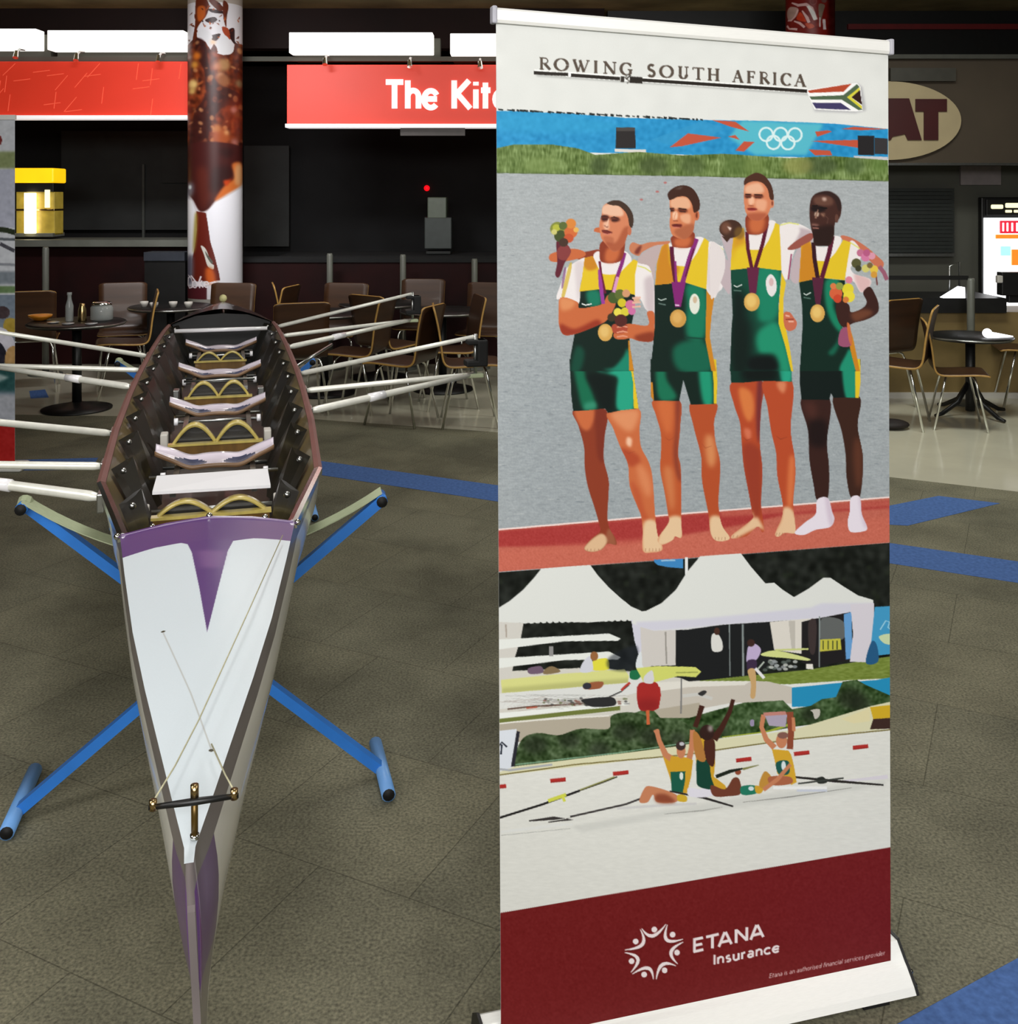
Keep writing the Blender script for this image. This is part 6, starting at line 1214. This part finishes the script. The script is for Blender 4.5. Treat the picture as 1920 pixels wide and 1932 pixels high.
# riggers
def rigger(side, s_pin, lat, att, zb=.035, zt=.18, label=''):
    pin = Vector((side*lat, s_pin, ZG+zb)); top = Vector((side*lat, s_pin, ZG+zt))
    rg = bpy.data.objects.new('rigger', None); COL.objects.link(rg); rg.parent = boat
    for k, s in enumerate(att):
        a = Vector((side*(hw(s)+.004), s, ZG-.012)); b = top if k == 2 else pin
        bm = bmesh.new(); tube(bm, [a, a.lerp(b, .04), a.lerp(b, .5), b], [.007, .013 if k == 0 else .011, .012 if k == 0 else .010, .0085], 10)
        link('stay', bm, M['alu_tube'], rg, True)
        link('stay_foot', boxm(a+Vector((-.008, -.03, -.03)), a+Vector((.008, .03, .016)), .003), M['steel'], rg)
        if k < 1:
            m1, m2 = a.lerp(b, .33), a.lerp(b, .42); link('adjuster_sleeve', tubem([m1, m2], .0155, 10), M['white_gloss'], rg, True)
    link('pin', tubem([pin+Vector((0, 0, -.01)), top+Vector((0, 0, .01))], .007, 10), M['steel'], rg, True)
    ko = 1.45; bm = bmesh.new(); V_ = Vector; pinb = pin
    Vector_ = lambda t_: V_((t_[0]*ko, t_[1]*ko, .02+(t_[2]-.02)*1.2))
    box(bm, pin+Vector_((-.028, -.022, .03)), pin+Vector_((.03, .022, .05)), 0, .006); box(bm, pin+Vector_((.014*side-.012, -.022, .04)), pin+Vector_((.014*side+.016, .022, .115)), 0, .006); box(bm, pin+Vector_((-.024, -.02, .10)), pin+Vector_((.03, .02, .115)), 0, .005)
    link('oarlock', bm, M['rubber'], rg)
    bm = bmesh.new(); box(bm, pin+Vector((-.05, -.02, -.012)), pin+Vector((.03, .02, .004)), 0, .004); link('pin_plate', bm, M['webbing'], rg)
rigger(1, 1.12, .955, (.82, 1.20, 1.58))
rigger(1, 2.92, 1.02, (2.36, 2.79, 3.18))
rigger(-1, .25, .93, (-.08, .23, .635))
rigger(-1, 1.85, .93, (1.45, 1.85, 2.24))
link('short_strut', tubem([(hw(1.75), 1.75, ZG-.01), (.50, 2.1, ZG+.03)], .007, 8), M['steel'], boat, True)
# rudder yoke on its post, cords
def dl(x, y, z):   # pixel at height z -> boat-local
    p = FP(x, y, z); dx, dy = p.x+.761, p.y-2.667; return Vector((dx*math.cos(ANG)+dy*math.sin(ANG), -dx*math.sin(ANG)+dy*math.cos(ANG), z))
pb = dl(367, 1582, ZG+.004); yk = bpy.data.objects.new('rudder_yoke', None); COL.objects.link(yk); yk.parent = boat
link('post', tubem([pb, pb+Vector((0, 0, .045))], .0038, 12), M['bronze'], yk, True); link('post_cap', tubem([pb+Vector((0, 0, .045)), pb+Vector((0, 0, .060))], .0045, 12), M['brass'], yk, True)
link('post_foot', tubem([pb, pb+Vector((0, 0, .005))], .005, 12), M['chrome'], yk, True)
zy = ZG+.047; yl, yr = dl(280, 1524, zy), dl(450, 1501, zy); mid = (yl+yr)/2
bm = bmesh.new(); tube(bm, [yl, mid, yr], [.0028, .0042, .0028], 8); link('yoke_bar', bm, M['black'], yk, True)
for e_ in (yl.lerp(yr, .05), yl.lerp(yr, .95)): link('yoke_end', tubem([e_+Vector((0, 0, -.003)), e_+Vector((0, 0, .008))], .0042, 12), M['brass'], yk, True)
zc = ZG+.030
def cord(pts): link('rudder_cord', tubem(pts, .0011, 6), M['string'], boat, True)
cord([yl.lerp(yr, .05)+Vector((0, 0, .006)), dl(330, 1445, ZG+.028), dl(375, 1358, ZG+.028), dl(470, 1150, ZG+.032), dl(533, 1010, ZG+.022)])
cord([yl.lerp(yr, .95)+Vector((0, 0, .006)), dl(425, 1462, ZG+.022), dl(399, 1404, ZG+.018)])
# skeg-like stern post below
link('stern_post', (lambda bm: (prism(bm, [(-1.606, ZG-.05), (-1.59, ZG-.04), (-1.57, ZG-.42), (-1.585, ZG-.47), (-1.60, ZG-.42)], lambda a, b, d_: ((ZG-b)*.05-.004+d_, a, b), .008), bm)[1])(bmesh.new()), M['hull_grey'], boat)

# ------------------------------------------------------------------ boat slings
def sling(s_c, label, k=1.0):
    t = thing('boat_sling', label, 'boat stand', (-.761-math.sin(ANG)*s_c, 2.667+math.cos(ANG)*s_c, 0), math.atan2(.19, .954))
    if k == 1.0:
        Lf, Rf = FP(40, 1520, .03), FP(718, 1455, .03); Lt, Rt = Vector((-1.33, 2.85, .80)), Vector((-.362, 2.94, .795))
    inv = Matrix.Rotation(-t.rotation_euler.z, 3, 'Z')
    loc = lambda p: inv @ (Vector(p)-Vector(t.location))
    if k != 1.0: return t
    A = [loc(p) for p in (Lf, Rf, Lt, Rt)]
    return t, A
sl, A = sling(.2, 'near blue folding boat sling with T-shaped feet under the stern of the boat')
lf, rf, lt, rt = A
off = Vector((0, .016, 0))
link('leg', tubem([lf-off, rt-off], .0195, 4, True), M['blue_steel'], sl); link('leg', tubem([rf+off, lt+off], .0195, 4, True), M['blue_steel'], sl)
link('pivot_bolt', tubem([(lf+rt)/2-off*2.6+Vector((0.01, 0, 0)), (lf+rt)/2+off*2.6+Vector((.01, 0, 0))], .014, 12), M['steel'], sl, True)
iv = Matrix.Rotation(-sl.rotation_euler.z, 3, 'Z')
for (x0, y0), (x1, y1) in (((12, 1572), (66, 1452)), ((733, 1500), (708, 1402))):
    a, b = iv@(FP(x0, y0, .025)-sl.location), iv@(FP(x1, y1, .025)-sl.location); ft = link('foot_bar', tubem([a, b], .0195, 12), M['blue_foot'], sl, True)
    dd = (a-b).normalized(); link('open_end', tubem([a-dd*.004, a+dd*.001], .0165, 12), M['rubber'], ft, True)
for p, bl in ((lt, -1), (rt, 1)):
    link('top_bar', tubem([p+Vector((0, -.035, 0)), p+Vector((0, .035, 0))], .016, 12), M['blue_steel'], sl, True)
    link('bar_end', tubem([p+Vector((0, -.041, 0)), p+Vector((0, -.034, 0))], .015, 12), M['rubber'], sl, True)
bm = bmesh.new(); rows = []
N_ = 25
for i in range(N_):
    u = i/(N_-1); x_ = lt.x+(rt.x-lt.x)*u; sag = ((2*u-1)**2); z_ = .800*sag+(ZG-.283)*(1-sag)+.016*(abs(2*u-1)); z_ = min(z_, .82)
    rows.append([bm.verts.new((x_, lt.y+(rt.y-lt.y)*u+yy, z_+dz)) for yy, dz in ((-.032, 0), (.032, 0), (.032, .003), (-.032, .003))])
for i in range(N_-1):
    for k in range(4): bm.faces.new((rows[i][k], rows[i][(k+1) % 4], rows[i+1][(k+1) % 4], rows[i+1][k]))
link('webbing_strap', bm, M['webbing'], sl)
link('far_loop', tubem([lt, lt+Vector((.0, .02, .01))], .02, 10), M['webbing'], sl)
s2 = dup(sl, Vector(sl.location)+Vector((-math.sin(ANG)*2.52, math.cos(ANG)*2.52, 0)), sl.rotation_euler.z, 'far blue boat sling mostly hidden behind the rowing boat')

# ------------------------------------------------------------------ cafe furniture
def make_chair(label):
    t = thing('cafe_chair', label, 'chair', (0, 0, 0), 0, 'bent plywood cafe chairs')
    prof = [(.22, .435), (.20, .447), (.12, .45), (0, .442), (-.10, .437), (-.155, .443), (-.185, .468), (-.200, .52), (-.212, .62), (-.228, .72), (-.25, .82), (-.262, .86)]
    P_ = cr(prof+prof[::-1], 3)[:3*(len(prof)-1)+1]
    n = len(P_); m_ = 9; bm = bmesh.new(); G = {}
    for i in range(n):
        u = i/(n-1); wd = .21*(1-.035*math.sin(math.pi*u)); e_ = min(u, 1-u)
        if e_ < .06: wd *= 1-.22*((.06-e_)/.06)**2
        a, b = P_[max(i-1, 0)], P_[min(i+1, n-1)]; d_ = np.array([b[0]-a[0], b[1]-a[1]]); d_ /= np.linalg.norm(d_); nn = np.array([-d_[1], d_[0]])
        for j in range(m_):
            v = -1+2*j/(m_-1)
            for k, o in ((0, .007), (1, -.007)): G[k, i, j] = bm.verts.new((v*wd, P_[i][0]+nn[0]*o-.0*v*v, P_[i][1]+nn[1]*o))
    for i in range(n-1):
        for j in range(m_-1):
            bm.faces.new((G[0, i, j], G[0, i+1, j], G[0, i+1, j+1], G[0, i, j+1])); bm.faces.new((G[1, i, j], G[1, i, j+1], G[1, i+1, j+1], G[1, i+1, j]))
        for j in (0, m_-1): bm.faces.new((G[0, i, j], G[0, i+1, j], G[1, i+1, j], G[1, i, j])).material_index = 1
    for i in (0, n-1):
        for j in range(m_-1): bm.faces.new((G[0, i, j], G[0, i, j+1], G[1, i, j+1], G[1, i, j])).material_index = 1
    link('shell', bm, [M['plywood'], M['ply_edge']], t, True)
    for x_ in (-1, 1):
        for y0, y1 in ((.10, .20), (-.10, -.20)):
            bm = bmesh.new(); tube(bm, [(0, y0, .425), (x_*.12, y0, .425), (x_*.155, y0+.1*(y1-y0), .41), (x_*.17, y0+.2*(y1-y0), .37), (x_*.205, y1, .0)], .0095, 8); link('leg', bm, M['chrome'], t, True)
    return t
def chair_at(x, y, rz, label):
    global chair0
    p = FP(x, y)
    if chair0 is None:
        chair0 = make_chair(label); chair0.location = (p.x, p.y, 0); chair0.rotation_euler = (0, 0, math.radians(rz)); return chair0
    return dup(chair0, (p.x, p.y, 0), math.radians(rz), label)
chair0 = None
# (centre pixel on the floor, heading of the seat's front)
for c in ((1692, 800, 62, 'plywood cafe chair just right of the banner, in front of the others'), (1655, 765, 30, 'plywood cafe chair half hidden by the right edge of the banner'), (1806, 804, -106, 'plywood cafe chair standing behind the front one, beside the round black table'),
          (1935, 762, 75, 'plywood cafe chair at the right edge of the frame'),
          (498, 722, 80, 'plywood cafe chair right behind the bow of the rowing boat'), (570, 712, -75, 'plywood cafe chair seen from the side, left of the leftmost queue post in the middle'), (636, 722, 170, 'plywood cafe chair whose broad back shows below the queue post'), (560, 778, 20, 'low-standing plywood cafe chair next to the right gunwale'),
          (672, 772, 78, 'plywood cafe chair with chrome legs between the rigger tubes'), (735, 752, -40, 'plywood cafe chair under the far rigger tip'), (790, 705, 175, 'plywood cafe chair with tall back under the middle queue post'), (845, 765, 105, 'plywood cafe chair seen edge on near the banner'),
          (885, 798, -85, 'plywood cafe chair nearest to the carpet edge, by the left edge of the banner'), (912, 720, 168, 'dark-backed plywood cafe chair against the left edge of the banner'), (758, 795, 70, 'plywood cafe chair with front legs on the carpet edge'),
          (232, 720, -160, 'plywood cafe chair behind the jars on the round table'), (60, 735, 20, 'plywood cafe chair under the orange bowl at the far left'), (235, 745, 110, 'plywood cafe chair tucked beside the round table left of the boat'), (422, 722, 175, 'plywood cafe chair back in front of the splash-printed column')):
    chair_at(*c)
for o_ in bpy.data.objects:
    if o_.get('label', '').startswith('plywood cafe chair standing behind the front one'): o_.scale = (.88, .88, .88)
def make_table(label, r=.36, cross=False, h=.70):
    t = thing('round_table', label, 'table', (0, 0, 0), 0, 'round black cafe tables')
    link('tabletop', lathem([(r-.01, h-.028), (r, h-.02), (r, h-.006), (r-.008, h)], 40), M['black'], t, True)
    link('rim', lathem([(r+.002, h-.017), (r+.006, h-.012), (r+.002, h-.006)], 40), M['steel'], t, True)
    link('pedestal', lathem([(.035, .03), (.035, h-.03)], 18), M['black'], t, True)
    if cross:
        bm = bmesh.new()
        for k in range(4):
            a = math.radians(20+90*k); tube(bm, [(.02*math.cos(a), .02*math.sin(a), .24), (.12*math.cos(a), .12*math.sin(a), .10), (.27*math.cos(a), .27*math.sin(a), .025), (.33*math.cos(a), .33*math.sin(a), .015)], [.018, .018, .016, .013], 8)
        link('base', bm, M['black'], t, True)
    else: link('base', lathem([(.26, 0), (.26, .012), (.12, .03), (.04, .06)], 32), M['black'], t, True)
    return t
tb = make_table('round black cafe table with jars and an orange bowl, left of the boat', .36, h=.68); tb.location = FP(145, 772)
d1 = dup(tb, FP(612, 742), 0, 'round black cafe table between the chairs, seen through the right riggers')
d2 = dup(tb, FP(322, 722), 0, 'round black cafe table behind the left gunwale with crockery on it')
d3 = dup(tb, FP(835, 735), 0, 'round black cafe table among the chairs left of the banner')
d4 = dup(tb, FP(715, 712), 0, 'round black cafe table in front of the low red counter')
t2 = make_table('round black cafe table with four curved feet right of the banner', .30, True, .60); t2.location = FP(1830, 782); t2['group'] = 'round black cafe tables'
# things on the tables
zt = .68; pT = Vector(tb.location)
def on(px, py_, Y=None): Y = Y or pT.y; return Vector(((px-CX)/F*Y, Y, zt))
tag(link('orange_bowl', lathem([(.035, 0), (.05, .006), (.085, .03), (.09, .045), (.08, .042), (.04, .02)], 24), M['orange'], None, True, on(76, 0, pT.y+.05)), 'shallow orange glazed bowl on the round table at the left', 'bowl')
tag(link('sauce_bottle', lathem([(.028, 0), (.03, .01), (.03, .12), (.016, .17), (.014, .2), (.018, .205), (.018, .225)], 18), M['glass'], None, True, on(131, 0)), 'tall clear glass bottle on the round table', 'bottle')
tag(link('sugar_shaker', lathem([(.03, 0), (.034, .01), (.03, .09), (.022, .12), (.02, .14)], 18), M['brass'], None, True, on(155, 0)), 'brassy shaker between the bottle and the jar', 'shaker')
t = thing('glass_jar', 'wide clear jar with a shiny lid on the round table', 'jar', on(192, 0, pT.y+.08)); link('jar_body', lathem([(.07, 0), (.085, .01), (.085, .1), (.07, .12)], 24), M['glass'], t, True); link('lid', lathem([(.075, .12), (.078, .13), (.06, .145)], 24), M['chrome'], t, True)
pl0 = None
for x_, Y_, lb in ((100, pT.y-.12, 'small white saucer nearest the orange bowl'), (128, pT.y-.2, 'small white saucer in front of the clear bottle'), (172, pT.y-.2, 'small white saucer in front of the wide jar')):
    if pl0 is None: pl0 = tag(link('saucer', lathem([(.02, 0), (.045, .008), (.046, .012), (.02, .006)], 20), M['white_gloss'], None, True, on(x_, 0, Y_)), lb, 'saucer', 'saucers on the left table')
    else: c = pl0.copy(); COL.objects.link(c); c.location = on(x_, 0, Y_); c['label'] = lb
p2 = Vector(d2.location); c0 = None
for i, (dx, dy) in enumerate(((-.2, -.1), (-.08, -.2), (.06, -.12), (.2, -.14))):
    lb = 'small pale cup on the table behind the left gunwale, '+('leftmost', 'second from left', 'third from left', 'rightmost')[i]
    if c0 is None: c0 = tag(link('cup', lathem([(.02, 0), (.035, .03), (.036, .05), (.03, .048), (.02, .01)], 16), M['off_white'], None, True, (p2.x+dx, p2.y+dy, .68)), lb, 'cup', 'cups behind the left gunwale')
    else: c = c0.copy(); COL.objects.link(c); c.location = (p2.x+dx, p2.y+dy, .68); c['label'] = lb
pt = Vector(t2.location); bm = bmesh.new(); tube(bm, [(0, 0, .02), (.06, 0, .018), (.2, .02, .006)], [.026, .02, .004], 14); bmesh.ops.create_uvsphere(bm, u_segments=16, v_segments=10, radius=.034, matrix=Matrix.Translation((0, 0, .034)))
tag(link('table_glare', bm, M['screen_white'], None, True, (PX(1862, 0, pt.y-.15).x, pt.y-.15, .601)), 'bright white fridge reflection, shaped as a glowing solid on the round table at the right', 'reflection')  # glowing solid put in for the fridge's reflection on the tabletop
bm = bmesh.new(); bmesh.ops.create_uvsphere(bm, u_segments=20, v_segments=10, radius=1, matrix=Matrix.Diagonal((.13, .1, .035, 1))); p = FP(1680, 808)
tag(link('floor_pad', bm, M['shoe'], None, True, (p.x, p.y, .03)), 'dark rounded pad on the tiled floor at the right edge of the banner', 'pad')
